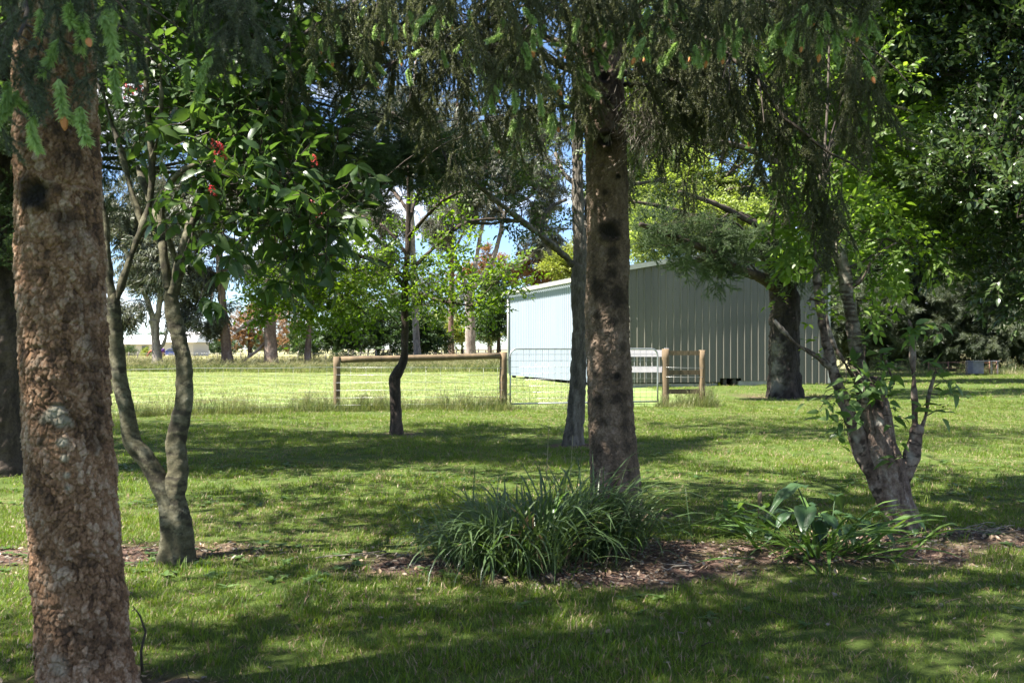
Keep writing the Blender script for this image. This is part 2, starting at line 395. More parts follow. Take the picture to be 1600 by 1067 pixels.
def bark_tube(path, rad, seg, step, kind, seed, cell=0.03, depth=0.006, lobes=0.06, flare=0.0, spots=(), bot_flat=False):
    """trunk surface with its own relief; returns vertices, quads, colours (plate tint, scar, pale)"""
    path = np.asarray(path, float); n0 = len(path)
    L = np.linalg.norm(np.diff(path, axis=0), axis=1).sum(); n = max(4, int(L / step))
    pr = spline(np.hstack([path, np.asarray(rad, float)[:, None]]), n); pts, r = pr[:, :3], np.maximum(pr[:, 3], .002)
    T, N, B = frames(pts); g = rng(seed)
    th = np.arange(seg) / seg * 2 * np.pi
    S = np.linspace(0, L, n)[:, None] * np.ones((1, seg)); TH = np.ones((n, 1)) * th[None]
    if flare:
        r = r * (1 + flare * np.exp(-np.linspace(0, L, n) / (2.2 * r[0])))
    rr = r[:, None] * (1 + lobes * np.cos(TH * 2 + S * .6 + seed) + lobes * .7 * np.cos(TH * 3 - S * 1.1 + seed * 2))
    if flare: rr = rr + (flare * r[0] * .55 * np.exp(-S / (1.6 * r[0]))) * np.cos(TH * 5 + seed * 1.7)
    dirn = np.cos(TH)[..., None] * N[:, None] + np.sin(TH)[..., None] * B[:, None]
    base = pts[:, None] + dirn * rr[..., None]
    R0 = float(r.mean()); circ = 2 * np.pi * R0; u = TH / (2*np.pi) * circ
    wob = vnoise(base, 14, seed + 5); wob2 = vnoise(base, 40, seed + 6)
    col = np.zeros((n, seg, 3)); disp = wob * depth * .8
    if kind == 'plate':
        nu = max(5, int(round(circ / cell))); cu = circ / nu
        wob3 = vnoise(base, 95, seed + 7)
        e, rd, ox, oy = worley(u + wob2 * cell * .3 + wob3 * cell * .22, S + wob * cell * .5 + wob2 * cell * .25 + wob3 * cell * .25, nu, cu, cell * 1.55, g)
        sm = np.clip(e / .16, 0, 1); sm = sm * sm * (3 - 2 * sm)
        disp = disp + sm * depth * (0.7 + 1.1 * rd) + (oy * -.75 + ox * (rd - .5)) * depth * sm
        nu3 = max(3, nu // 4); e3, rd3, _, _ = worley(u + wob2 * cell * .9 + wob * cell, S + wob * cell, nu3, circ / nu3, cell * 11, g); disp = disp - depth * 1.3 * np.exp(-(e3 / .07)**2) + depth * .9 * (rd3 - .5)
        nu2 = nu * 3; e2, rd2, _, _ = worley(u + wob2 * cell * .1, S, nu2, circ / nu2, cell * .45, g)
        disp = disp + np.clip(e2 / .2, 0, 1) * depth * .2 * (.3 + rd2) + wob3 * depth * .18; col[..., 0] = .5 * rd + .3 * rd2 + .2 * (.5 + .5 * wob)
    elif kind == 'furrow':
        nu = max(5, int(round(circ / cell))); cu = circ / nu
        e, rd, ox, oy = worley(u + wob * cell * .6 + wob2 * cell * .25, S, nu, cu, cell * 6, g)
        sm = np.clip(e / .4, 0, 1); disp = disp + sm * depth * (.6 + .8 * rd)
        nu2 = nu * 3; e2, rd2, _, _ = worley(u + wob2 * cell * .2, S, nu2, circ / nu2, cell * 3, g)
        disp = disp + np.clip(e2 / .4, 0, 1) * depth * .3; col[..., 0] = .55 * rd + .45 * rd2
    elif kind == 'birch':                    # pale bark crossed by dark bands
        w1 = vnoise(base * [1, 1, 3.6], 16, seed + 8); w2 = vnoise(base * [1, 1, 4.5], 34, seed + 9)
        mark = np.clip((w1 * .7 + w2 * .6 - cell) / .22, 0, 1); col[..., 0] = .5 + .4 * wob; col[..., 1] = mark * .85; disp = disp + wob * depth + wob2 * depth * .4 - mark * depth * .3
    else:                                    # smooth bark with sideways marks
        nu = max(3, int(round(circ / (cell * 2.2)))); e, rd, _, _ = worley(u + wob2 * cell * .3, S + wob * cell * .3, nu, circ / nu, cell, g)
        col[..., 0] = rd; mark = (np.clip((.16 - e) / .16, 0, 1) * (rd > .35)); col[..., 1] = mark * .75
        disp = disp + wob * depth - mark * depth * .4 + wob2 * depth * .3
    for (ps, rs, kd, amt) in spots:          # branch scars, resin, lichen, knobs, a painted sun patch
        d = np.linalg.norm(base - np.asarray(ps), axis=-1); q = d / rs
        q2 = q * (1 + .35 * wob2 + .25 * wob); f = np.clip(1.35 - q2, 0, 1); f = f * f * (3 - 2 * f)
        if kd == 'scar':
            disp = disp + amt * rs * (.55 * np.exp(-((q - .8) / .3)**2) - .45 * np.exp(-(q / .5)**2)); col[..., 1] = np.maximum(col[..., 1], f)
        elif kd == 'stain': col[..., 1] = np.maximum(col[..., 1], f * amt)
        elif kd == 'pale': disp = disp + .004 * f; col[..., 2] = np.maximum(col[..., 2], f * amt)
        elif kd == 'knob': disp = disp + amt * rs * np.exp(-(q / .8)**2)
    v = base + dirn * disp[..., None]
    i, j = np.meshgrid(np.arange(n - 1), np.arange(seg), indexing='ij'); a = i * seg + j; b = i * seg + (j + 1) % seg
    quads = np.stack([a, b, b + seg, a + seg], -1).reshape(-1, 4)
    V = v.reshape(-1, 3); C = np.clip(col.reshape(-1, 3), 0, 1)
    c = n * seg; V = np.concatenate([V, pts[-1:] + T[-1] * r[-1] * .3]); C = np.concatenate([C, [[.5, .6, 0]]])
    k = np.arange(seg); tr = np.stack([np.full(seg, c), (n-1)*seg + k, (n-1)*seg + (k+1) % seg], -1)
    return V, quads, tr, C
def bark_obj(name, root, parts, mat, kind=None, label=None):
    """one trunk object out of one or more stems: parts = list of bark_tube results in world space"""
    V, Q, T, C, n = [], [], [], [], 0
    for v, q, t, c in parts: V.append(v); Q.append(q + n); T.append(t + n); C.append(c); n += len(v)
    me = mesh(name, local(root, np.concatenate(V)), np.concatenate(T), np.concatenate(Q), [mat], cols=np.concatenate(C))
    return obj(name, me, root, kind=kind, label=label)
def pxpath(rows, d, dd=None):
    """rows (u, v, width px[, extra depth]) -> points and radii at distance d"""
    pts, rad = [], []
    for r in rows:
        e = d + (r[3] if len(r) > 3 else 0); pts.append(P(r[0], r[1], e)); rad.append(r[2] / 2 / FPX * e)
    return np.array(pts), np.array(rad)

# ------------------------------------------------------------------ crowns
def clump_points(g, c, r, n, shell=0.55, keep=0.0, seed=0, nscale=1.3):
    out = np.zeros((0, 3)); dirs = np.zeros((0, 3))
    while len(out) < n:
        d = g.normal(size=(n * 2, 3)); d /= np.linalg.norm(d, axis=1, keepdims=True)
        rad = g.uniform(0, 1, (n * 2, 1)) ** shell
        p = np.asarray(c) + d * rad * np.asarray(r)
        if keep:
            ok = vnoise(p, nscale, seed + 3) > keep; p, d = p[ok], d[ok]
            if len(p) == 0: keep -= .3
        out = np.concatenate([out, p]); dirs = np.concatenate([dirs, d])
    return out[:n], dirs[:n]
def limb(mb, a, b, r0, r1, g, sag=0.08, n=7, seg=5, m=0):
    a, b = np.asarray(a, float), np.asarray(b, float); L = np.linalg.norm(b - a); s = np.linspace(0, 1, n)[:, None]
    off = g.normal(0, sag * L * .6, 3) + np.array([0, 0, sag * L])
    p = a * (1 - s) + b * s + np.sin(s * np.pi) * off; p[1:-1] += g.normal(0, .018 * L, (n - 2, 3))
    mb.tube(p, np.linspace(r0, r1, n), seg, m, False)
    return p
def crown(root, attach, clumps, protos, nproto, mat_twig, seed, scale=(.8, 1.25), up=0.35, out=0.7, keep=0.0, nscale=1.3,
          limb_r=0.03, twigs=10, shell=0.55, hang=0.0, name='crown', limbs=True, twig_r=0.006):
    """limbs out to every clump, fine twigs inside it, and leafy sprigs all through it"""
    g = rng(seed); attach = np.asarray(attach, float); PP, DD = [], []
    for k, (c, r, n) in enumerate(clumps):
        c = np.asarray(c, float); r = np.broadcast_to(np.asarray(r, float), (3,))
        p, d = clump_points(g, c, r, n, shell, keep, seed + k, nscale); PP.append(p); DD.append(d)
        if limbs:
            dist = np.linalg.norm(attach - c, axis=1) + 1.5 * np.maximum(0, attach[:, 2] - c[2])
            a = attach[int(np.argmin(dist))]; mb = MB()
            main = limb(mb, a, c, limb_r * (r.mean() / .8) ** .5, limb_r * .35, g, .1)
            for j in range(twigs):
                q = p[g.integers(0, len(p))]; s0 = main[g.integers(3, len(main))]
                tw = limb(mb, s0, q, max(limb_r * .28, twig_r), twig_r * .4, g, .08, 6, 4)
                for _ in range(2):
                    q2 = p[g.integers(0, len(p))]
                    if np.linalg.norm(q2 - tw[3]) < r.mean() * .9: limb(mb, tw[3], q2, twig_r * .8, twig_r * .3, g, .06, 5, 3)
            mb.v = [local(root, v) for v in mb.v]
            obj('branch', mb.build('branch', [mat_twig]), root)
    p = np.concatenate(PP); d = np.concatenate(DD); n = len(p)
    dd = d * out + g.normal(0, .45, (n, 3)) + np.array([0, 0, up - hang])
    scatter(name, root, protos, p, dir_euler(dd, g.normal(0, .6, n)), g.uniform(*scale, n), g.integers(0, nproto, n))
    return p, dd
# ------------------------------------------------------------------ materials used around
M = {}
M['spruce_bark'] = bark_mat('spruce_bark', (.075, .046, .030), (.245, .140, .078), (.40, .295, .21), scale=7, stretch=(1, 1, .5), fine=90, cellw=.95, bump=.6)
M['spruce_bark_old'] = bark_mat('spruce_bark_old', (.058, .045, .036), (.165, .118, .083), (.29, .222, .17), scale=6, stretch=(1, 1, .4), fine=70, cellw=.5)
M['grey_bark'] = bark_mat('grey_bark', (.05, .045, .038), (.12, .105, .085), (.24, .215, .18), scale=9, stretch=(1, 1, .2), fine=60)
M['dark_bark'] = bark_mat('dark_bark', (.022, .018, .015), (.06, .046, .037), (.13, .10, .08), scale=6, stretch=(1, 1, .2), fine=40)
M['smooth_bark'] = bark_mat('smooth_bark', (.045, .040, .025), (.095, .086, .052), (.19, .178, .125), scale=10, stretch=(1, 1, 1.6), fine=55, scar=(.035, .03, .022), pale=(.40, .39, .31))
M['lichen_bark'] = bark_mat('lichen_bark', (.06, .043, .034), (.17, .125, .10), (.34, .30, .25), scale=13, stretch=(1, 1, .6), fine=60, scar=(.03, .022, .018), pale=(.52, .50, .42))
M['birch_stem'] = bark_mat('birch_stem', (.085, .07, .052), (.17, .15, .115), (.29, .27, .215), scale=12, stretch=(1, 1, 1.4), fine=60, scar=(.045, .03, .022))
M['shaded_bark'] = bark_mat('shaded_bark', (.010, .008, .007), (.024, .019, .015), (.06, .047, .038), scale=5, stretch=(1, 1, .2), fine=40)  # darker than the conifer's limbs: shade on its trunk is put into the colour
M['gum_bark'] = bark_mat('gum_bark', (.085, .05, .037), (.19, .125, .095), (.34, .26, .22), scale=1.2, stretch=(1, 1, .15), fine=8, pale=(.50, .42, .37))
M['gum_pale'] = bark_mat('gum_pale', (.13, .105, .09), (.27, .225, .195), (.42, .37, .33), scale=1.0, stretch=(1, 1, .3), fine=8)
M['twig'] = plain_mat('twig', (.085, .068, .052), (.04, .032, .025), scale=20)
M['dead_twig'] = plain_mat('dead_twig', (.30, .265, .22), (.14, .12, .095), scale=25)
M['needle'] = leaf_mat('needle', (.062, .072, .036), (.11, .12, .065), (.185, .195, .115), rough=.5, trans=.35, tcol=(1.3, 1.4, .8), spec=.45)
M['needle_blue'] = leaf_mat('needle_blue', (.06, .078, .055), (.10, .122, .085), (.16, .18, .125), rough=.5, trans=.25, tcol=(1.2, 1.4, .8))
M['shoot'] = leaf_mat('shoot', (.24, .36, .13), (.36, .49, .20), (.48, .60, .28), rough=.5, trans=.4, tcol=(1.15, 1.2, .7))
M['bud_scale'] = plain_mat('bud_scale', (.62, .26, .10), (.45, .17, .07))
M['cedar_needle'] = leaf_mat('cedar_needle', (.034, .060, .026), (.062, .10, .042), (.11, .155, .065), trans=.3)
M['pine_needle'] = leaf_mat('pine_needle', (.04, .055, .035), (.08, .10, .065), (.16, .18, .12), trans=.25)
M['chestnut_leaf'] = leaf_mat('chestnut_leaf', (.026, .056, .020), (.050, .092, .032), (.10, .155, .048), rough=.36, trans=.42, tcol=(1.7, 1.8, .65), spec=.5)
M['laurel_leaf'] = leaf_mat('laurel_leaf', (.030, .055, .022), (.060, .10, .036), (.12, .165, .06), rough=.33, trans=.32, spec=.55)
M['bright_leaf'] = leaf_mat('bright_leaf', (.085, .15, .036), (.15, .235, .055), (.24, .32, .09), rough=.40, trans=.55, tcol=(1.6, 1.7, .5))
M['oak_leaf'] = leaf_mat('oak_leaf', (.075, .13, .02), (.12, .19, .028), (.19, .27, .045), rough=.45, trans=.55, tcol=(1.6, 1.7, .45))
M['dull_leaf'] = leaf_mat('dull_leaf', (.035, .058, .024), (.062, .096, .036), (.11, .15, .06), trans=.35)
M['elm_leaf'] = leaf_mat('elm_leaf', (.15, .20, .055), (.23, .285, .085), (.32, .36, .13), trans=.5, tcol=(1.4, 1.5, .6))
M['gum_leaf'] = leaf_mat('gum_leaf', (.060, .072, .052), (.105, .118, .082), (.19, .19, .135), trans=.3, tcol=(1.3, 1.3, .8), spec=.5)
M['bronze_leaf'] = leaf_mat('bronze_leaf', (.12, .06, .03), (.21, .12, .055), (.29, .20, .08), trans=.4, tcol=(1.5, 1.2, .6))
M['hedge_leaf'] = leaf_mat('hedge_leaf', (.020, .045, .017), (.040, .075, .026), (.075, .12, .04), trans=.25)
M['yellow_leaf'] = leaf_mat('yellow_leaf', (.12, .16, .03), (.22, .25, .05), (.33, .34, .08), trans=.4)
M['sprout_leaf'] = leaf_mat('sprout_leaf', (.055, .11, .035), (.10, .17, .055), (.18, .26, .09), trans=.45, tcol=(1.5, 1.6, .6), rough=.38)
M['strap_leaf'] = leaf_mat('strap_leaf', (.042, .078, .030), (.076, .122, .048), (.14, .19, .08), rough=.34, trans=.3, spec=.5, pos_scale=1.5)
M['strap_bright'] = leaf_mat('strap_bright', (.06, .13, .025), (.11, .20, .04), (.19, .29, .07), rough=.38, trans=.4)
M['strap_low'] = leaf_mat('strap_low', (.045, .095, .022), (.085, .155, .036), (.15, .23, .06), rough=.38, trans=.35)
M['dry_leaf'] = leaf_mat('dry_leaf', (.16, .10, .06), (.27, .19, .12), (.40, .31, .20), trans=.2, tcol=(1.2, 1.1, .9))
M['arum_leaf'] = leaf_mat('arum_leaf', (.024, .055, .024), (.042, .088, .034), (.075, .13, .05), rough=.4, trans=.3, spec=.5)
M['grass'] = leaf_mat('grass', (.060, .115, .014), (.115, .185, .024), (.20, .25, .050), rough=.5, trans=.5, tcol=(1.5, 1.5, .6), pos_scale=.8)
M['field_grass'] = leaf_mat('field_grass', (.125, .20, .05), (.21, .27, .095), (.34, .35, .19), rough=.55, trans=.45, tcol=(1.3, 1.3, .7), pos_scale=.25)
M['weed'] = leaf_mat('weed', (.065, .10, .028), (.115, .15, .05), (.23, .225, .11), trans=.45)
M['seed_head'] = leaf_mat('seed_head', (.22, .19, .11), (.34, .30, .18), (.45, .41, .27), trans=.3)
M['flower'] = leaf_mat('flower', (.42, .03, .05), (.58, .06, .08), (.72, .16, .16), trans=.35, tcol=(1.2, 1, 1))
M['white_petal'] = plain_mat('white_petal', (.8, .8, .76), (.7, .7, .66))

# ------------------------------------------------------------------ ground
def dirt_mask(x, y):
    """bare mulch under the trees, and how strongly"""
    m = np.zeros(np.shape(x))
    for cx, cy, rx, ry, k in ((-2.9, 6.75, 1.3, .36, 1), (-4.2, 6.3, 1.0, .5, 1), (-.45, 6.35, .75, .38, .9), (.4, 6.3, 1.2, .5, 1), (1.25, 6.7, .9, .42, 1),
                              (2.1, 6.65, 1.2, .40, 1), (3.3, 7.2, 1.4, .42, .95), (4.5, 7.0, 1.2, .5, .9), (.9, 8.1, .45, .4, .8), (-1.86, 16.1, .4, .35, .7), (.87, 14.2, .45, .35, .8),
                              (-1.66, 3.9, .5, .4, .8), (7.9, 29, 1.6, 1.0, .7), (3.4, 22.8, 1.3, .3, .6)):
        d = ((x - cx) / rx)**2 + ((y - cy) / ry)**2
        m = np.maximum(m, k * np.clip(1.5 - d, 0, 1))
    w = np.sin(x * 31 + 3 * np.sin(y * 23)) * np.sin(y * 37 + x * 11) * .18 + np.sin(x * 5.1 + 2 * np.sin(y * 3.3)) * np.cos(y * 6.7 + x * 1.9) * .35 + np.sin(x * 13 + y * 7) * np.sin(y * 17 - x * 3) * .2
    return np.clip(m + w * np.where(m > .02, 1, 0) * .9, 0, 1)
def grid_axis(lo, hi, fine_lo, fine_hi, step, grow=1.18):
    a = list(np.arange(fine_lo, fine_hi + step / 2, step)); s = step
    while a[-1] < hi: s *= grow; a.append(a[-1] + s)
    s = step
    while a[0] > lo: s *= grow; a.insert(0, a[0] - s)
    return np.array(a)
gx = grid_axis(-1400, 1400, -8, 8, .1); gy = grid_axis(-300, 2200, 2.5, 15, .1)
GX, GY = np.meshgrid(gx, gy); GZ = H(GX, GY)
dm = dirt_mask(GX, GY)
GZ = GZ + dm * .02 * np.sin(GX * 23 + GY * 5) * np.sin(GY * 19 - GX * 7)
gc = np.zeros((GX.size, 3)); gc[:, 0] = dm.ravel()
def smooth01(a, b, x): t = np.clip((x - a) / (b - a), 0, 1); return t * t * (3 - 2 * t)
FENCE_Y = lambda x: 22.95 + .30 * (x + .19) - .006 * np.minimum(x, 0)**2 + np.where(x > 4.6, 0, 0)
gc[:, 1] = smooth01(.2, 1.0, (GY - FENCE_Y(np.clip(GX, -40, 5))) ).ravel() * (1 - smooth01(4.0, 6.5, GX)).ravel()
gc[:, 2] = smooth01(64, 67, GY + .06 * GX + 1.2 * np.sin(GX * .13)).ravel()
ny, nx = GX.shape
ii, jj = np.meshgrid(np.arange(ny - 1), np.arange(nx - 1), indexing='ij'); a0 = ii * nx + jj
gq = np.stack([a0, a0 + 1, a0 + nx + 1, a0 + nx], -1).reshape(-1, 4)
m, n, l, b = new_mat('ground_soil_and_turf')
at = n.new('ShaderNodeAttribute'); at.attribute_name = 'Col'; sp = n.new('ShaderNodeSeparateColor'); l.new(at.outputs['Color'], sp.inputs['Color'])
t1 = noise(n, l, 2.2, 6, .65); turf = ramp(n, [(.3, (.040, .064, .015)), (.55, (.080, .115, .026)), (.8, (.16, .145, .065))]); l.new(t1.outputs['Fac'], turf.inputs['Fac'])
t2 = noise(n, l, 14, 7, .7); soil = ramp(n, [(.3, (.055, .034, .026)), (.5, (.125, .080, .062)), (.68, (.23, .16, .13)), (.82, (.34, .26, .21))]); l.new(t2.outputs['Fac'], soil.inputs['Fac'])
t3 = noise(n, l, .55, 5, .6, (.22, 1.9, 1)); mown = ramp(n, [(.32, (.115, .19, .042)), (.5, (.19, .255, .085)), (.66, (.32, .34, .17)), (.82, (.42, .41, .26))]); l.new(t3.outputs['Fac'], mown.inputs['Fac'])
t4 = noise(n, l, .3, 5, .6, (.5, 1.5, 1)); past = ramp(n, [(.3, (.16, .175, .075)), (.55, (.30, .28, .15)), (.75, (.38, .34, .20))]); l.new(t4.outputs['Fac'], past.inputs['Fac'])
c = mix(n, l, sp.outputs['Green'], turf.outputs['Color'], mown.outputs['Color'])
c = mix(n, l, sp.outputs['Blue'], c, past.outputs['Color'])
c = mix(n, l, sp.outputs['Red'], c, soil.outputs['Color']); l.new(c, b.inputs['Base Color']); b.inputs['Roughness'].default_value = .95; b.inputs['Specular IOR Level'].default_value = .1
bn = noise(n, l, 45, 6, .7); bp = n.new('ShaderNodeBump'); bp.inputs['Strength'].default_value = .8; bp.inputs['Distance'].default_value = .03
l.new(bn.outputs['Fac'], bp.inputs['Height']); l.new(bp.outputs['Normal'], b.inputs['Normal'])
ground = obj('ground', mesh('ground', np.stack([GX, GY, GZ], -1), None, gq, [m], cols=gc), kind='structure')

# ------------------------------------------------------------------ grass
def tuft(name, seed, n, rad, h0, h1, w, mats, lean=.5, dead=.12, seg=3, heads=0):
    g = rng(seed); mb = MB()
    ang = g.uniform(0, 2*np.pi, n); rr = rad * np.sqrt(g.uniform(0, 1, n)); h = g.uniform(h0, h1, n)
    base = np.stack([rr * np.cos(ang), rr * np.sin(ang), np.full(n, -.01)], -1)
    la = ang + g.normal(0, .9, n); le = lean * g.uniform(.1, 1.2, n); D = np.stack([np.cos(la), np.sin(la), np.zeros(n)], -1)
    W = np.stack([-np.sin(la + g.normal(0, .6, n)), np.cos(la), np.zeros(n)], -1)
    V = []
    for k in range(seg):
        s = k / seg; c = base + D * (h * le * s**1.7)[:, None] + np.array([0, 0, 1.0]) * (h * s * (1 - .28 * le * s))[:, None]
        ww = w * (1 - .55 * s) / 2 * g.uniform(.7, 1.3, n)[:, None]; V += [c - W * ww, c + W * ww]
    V.append(base + D * (h * le)[:, None] + np.array([0, 0, 1.0]) * (h * (1 - .28 * le))[:, None])
    m = len(V); V = np.stack(V, 1).reshape(-1, 3); o = np.arange(n)[:, None, None] * m
    q = np.array([[2*k, 2*k+1, 2*k+3, 2*k+2] for k in range(seg - 1)])[None] + o; t = np.array([[2*seg-2, 2*seg-1, 2*seg]])[None] + o
    isdead = g.uniform(0, 1, n) < dead
    mb.v.append(V); mb.n = len(V); mb.q.append(q.reshape(-1, 4)); mb.qm.append(np.repeat(isdead.astype(int), seg - 1)); mb.t.append(t.reshape(-1, 3)); mb.tm.append(isdead.astype(int))
    for k in range(heads):
        a = g.uniform(0, 6.28); hh = h1 * g.uniform(.9, 1.35); d = np.array([math.cos(a), math.sin(a), 0]) * g.uniform(.1, .35) * hh
        s = np.linspace(0, 1, 5)[:, None]; p = s * np.array([0, 0, hh]) + s**2 * d; mb.tube(p, .0016, 3, 0, False)
        pos = p[-1] + (p[-2] - p[-1]) * g.uniform(0, .9, (9, 1)); dd = g.normal(0, .5, (9, 3)) + np.array([0, 0, 1.0])
        put(mb, diamond(.022, .006), pos, dir_euler(dd, g.normal(0, 1, 9)), g.uniform(.7, 1.2, 9), 1)
    return mb.build(name, mats, False)
gm = [M['grass'], M['dry_leaf']]
lawn_protos = proto_set('lawn_tuft', [tuft('lawn_tuft', 1, 50, .10, .018, .05, .0038, gm, .9, .18), tuft('lawn_tuft', 2, 50, .10, .02, .055, .0038, gm, .9, .25),
                                      tuft('lawn_tuft', 3, 40, .09, .02, .05, .004, gm, 1.0, .35), tuft('lawn_tuft', 4, 26, .05, .04, .10, .0045, gm, .6, .08),
                                      tuft('lawn_tuft', 5, 54, .12, .02, .05, .004, gm, 1.0, .12)])
g = rng(77)
def trapezoid(g, n, d0, d1, slope=.56, pad=1.6):
    d = np.sqrt(g.uniform(d0**2, d1**2, n)); x = g.uniform(-1, 1, n) * (d * slope + pad); return x, d
def lawn(name, n, d0, d1, s0, s1, seed, zmul=(.8, 1.3)):
    g = rng(seed); x, d = trapezoid(g, n, d0, d1)
    keep = (g.uniform(0, 1, n) > dirt_mask(x, d) * 1.12) & ((d < FENCE_Y(x) - .1) | (x > 4.9))
    patch = vnoise(np.stack([x, d, 0 * x], -1), 1.1, 5); keep &= g.uniform(-1.9, .6, n) < patch + .45
    x, d, patch = x[keep], d[keep], patch[keep]; n = len(x)
    idx = g.choice(5, n, p=[.3, .25, .17, .1, .18]); idx = np.where((patch < -.25) & (g.uniform(0, 1, n) < .6), 2, idx)
    s = g.uniform(s0, s1, n) * (1 + .18 * patch); z = s * g.uniform(*zmul, n)
    rot = np.stack([g.normal(0, .08, n), g.normal(0, .08, n), g.uniform(0, 6.28, n)], -1)
    return scatter(name, None, lawn_protos, np.stack([x, d, H(x, d)], -1), rot, np.stack([s, s, z], -1), idx)
lawn('lawn_grass', 13000, 2.4, 9, .75, 1.15, 11)
lawn('lawn_grass', 26000, 9, 27, 1.0, 1.6, 12, (.7, 1.0))
lawn('lawn_grass', 9000, 27, 60, 2.0, 3.2, 13, (.5, .8))
fm = [M['field_grass'], M['seed_head']]
field_protos = proto_set('field_tuft', [tuft('field_tuft', 20 + k, 34, .22, .04, .09, .012, fm, .9, .25) for k in range(3)])
g = rng(31); n = 15000; d = np.sqrt(g.uniform(22**2, 66**2, n)); x = g.uniform(-1, .12, n) * (d * .54 + 2)
ok = (d > FENCE_Y(x) + .4) & ~((x > -.4 - .0 * d) & (x > 3.6 - .279 * (d - 36) / .96 - .3) & (d > 35)); x, d = x[ok], d[ok]; n = len(x)
s = g.uniform(.8, 1.5, n); scatter('field_grass', None, field_protos, np.stack([x, d, H(x, d)], -1), np.stack([0*s, 0*s, g.uniform(0, 6.28, n)], -1), np.stack([s, s, s * .75], -1), g.integers(0, 3, n))
long_protos = proto_set('long_tuft', [tuft('long_tuft', 50, 30, .16, .18, .42, .007, [M['weed'], M['seed_head']], .7, .1, 3, 4), tuft('long_tuft', 51, 26, .14, .12, .34, .006, [M['weed'], M['seed_head']], .8, .15, 3, 7),
                                      tuft('long_tuft', 52, 34, .18, .10, .26, .008, [M['weed'], M['seed_head']], 1.0, .1, 3, 1), tuft('long_tuft', 53, 16, .2, .03, .2, .006, [M['dry_leaf'], M['seed_head']], 1.2, .3, 3, 0)])
# uncut grass along the fence line
g = rng(41); n = 2300; x = g.uniform(-14, 5.0, n); w = g.normal(0, .22, n)
tall = .5 + .5 * np.clip(vnoise(np.stack([x, 0*x, 0*x], -1), 1.3, 8), -1, 1)
gate_gap = (x > -.1) & (x < 3.55); keep = ~gate_gap | (g.uniform(0, 1, n) < .25); x, w, tall = x[keep], w[keep], tall[keep]; n = len(x)
y = FENCE_Y(x) + w; s = g.uniform(.55, 1.05, n) * (.65 + .6 * tall) * np.where((x > -.1) & (x < 3.55), .5, 1)
scatter('uncut_fence_grass', None, long_protos, np.stack([x, y, H(x, y)], -1), np.stack([0*s, 0*s, g.uniform(0, 6.28, n)], -1), s, g.choice(4, n, p=[.3, .25, .3, .15]))
# the unmown strip and pasture under the gum trees
g = rng(42); n = 6500; x = g.uniform(-44, 1, n); y = g.uniform(58, 72, n) - .06 * x
s = g.uniform(1.2, 2.2, n) * np.where(y + .06 * x < 66, 1.0, 1.25); scatter('uncut_pasture_grass', None, long_protos, np.stack([x, y, H(x, y)], -1), np.stack([0*s, 0*s, g.uniform(0, 6.28, n)], -1), np.stack([s*1.5, s*1.5, s*.8], -1), g.choice(4, n, p=[.3, .3, .25, .15]))
g = rng(43); n = 5000; y = np.sqrt(g.uniform(72**2, 150**2, n)); x = g.uniform(-.45, .02, n) * y
s = g.uniform(2, 3.4, n); scatter('dry_pasture_grass', None, proto_set('dry_tuft', [tuft('dry_tuft', 60 + k, 26, .3, .1, .3, .02, [M['seed_head'], M['weed']], .8, .3, 2) for k in range(2)]), np.stack([x, y, H(x, y)], -1), np.stack([0*s, 0*s, g.uniform(0, 6.28, n)], -1), np.stack([s*1.4, s*1.4, s*.6], -1), g.integers(0, 2, n))
# dry grass by the pines
g = rng(44); n = 700; x = g.uniform(13, 36, n); y = 55 + g.normal(0, 1.2, n) + .02 * x; s = g.uniform(1, 2, n)
scatter('dry_verge_grass', None, long_protos, np.stack([x, y, H(x, y)], -1), np.stack([0*s, 0*s, g.uniform(0, 6.28, n)], -1), s, g.choice(4, n, p=[.1, .2, .2, .5]))
# litter: dead leaves, bark chips, needles on the mulch
def chip(seed):
    g = rng(seed); mb = MB()
    if seed % 3 == 0: mb.add(*[leaf_shape(.06, .035, .5, -.2)[0]], q=leaf_shape(.06, .035)[1])
    elif seed % 3 == 1: mb.tube(np.array([[0, 0, 0], [.05, .01, .006], [.11, -.005, 0]]), [.003, .003, .002], 4)
    else: mb.obox((0, 0, 0), (1, 0, 0), (0, 1, 0), (.1, .15, 1), (-.018, -.01, 0), (.018, .01, .006))
    return mb.build('litter_piece', [M['dry_leaf'] if seed % 3 == 0 else M['twig'] if seed % 3 == 1 else M['dead_twig']], False)
litter = proto_set('litter_piece', [chip(k) for k in range(6)])
g = rng(45); x = g.uniform(-6, 7, 60000); y = g.uniform(3, 9.5, 60000); k = g.uniform(0, 1, 60000) < dirt_mask(x, y)**1.5 * .85 + .022; x, y = x[k], y[k]; n = len(x)
scatter('leaf_litter', None, litter, np.stack([x, y, H(x, y) + .008], -1), np.stack([g.normal(0, .35, n), g.normal(0, .35, n), g.uniform(0, 6.28, n)], -1), g.uniform(.35, .85, n), g.integers(0, 6, n))
# clover and broad-leaved weeds in the turf
def rosette(seed):
    g = rng(seed); mb = MB(); n = 9; a = g.uniform(0, 6.28, n); d = np.stack([np.cos(a), np.sin(a), g.uniform(.15, .7, n)], -1)
    put(mb, leaf_shape(.055, .024, .2, .3), np.zeros((n, 3)), dir_euler(d, 0 * a), g.uniform(.6, 1.3, n)); return mb.build('lawn_weed', [M['sprout_leaf']])
weeds = proto_set('lawn_weed', [rosette(k) for k in range(4)])
g = rng(46); n = 2600; x, y = trapezoid(g, n, 2.6, 13); pz = vnoise(np.stack([x, y, 0*x], -1), 1.6, 21) > .25; x, y = x[pz], y[pz]; n = len(x)
scatter('lawn_weeds', None, weeds, np.stack([x, y, H(x, y) + .01], -1), np.stack([0*x, 0*x, g.uniform(0, 6.28, n)], -1), g.uniform(.6, 1.3, n), g.integers(0, 4, n))

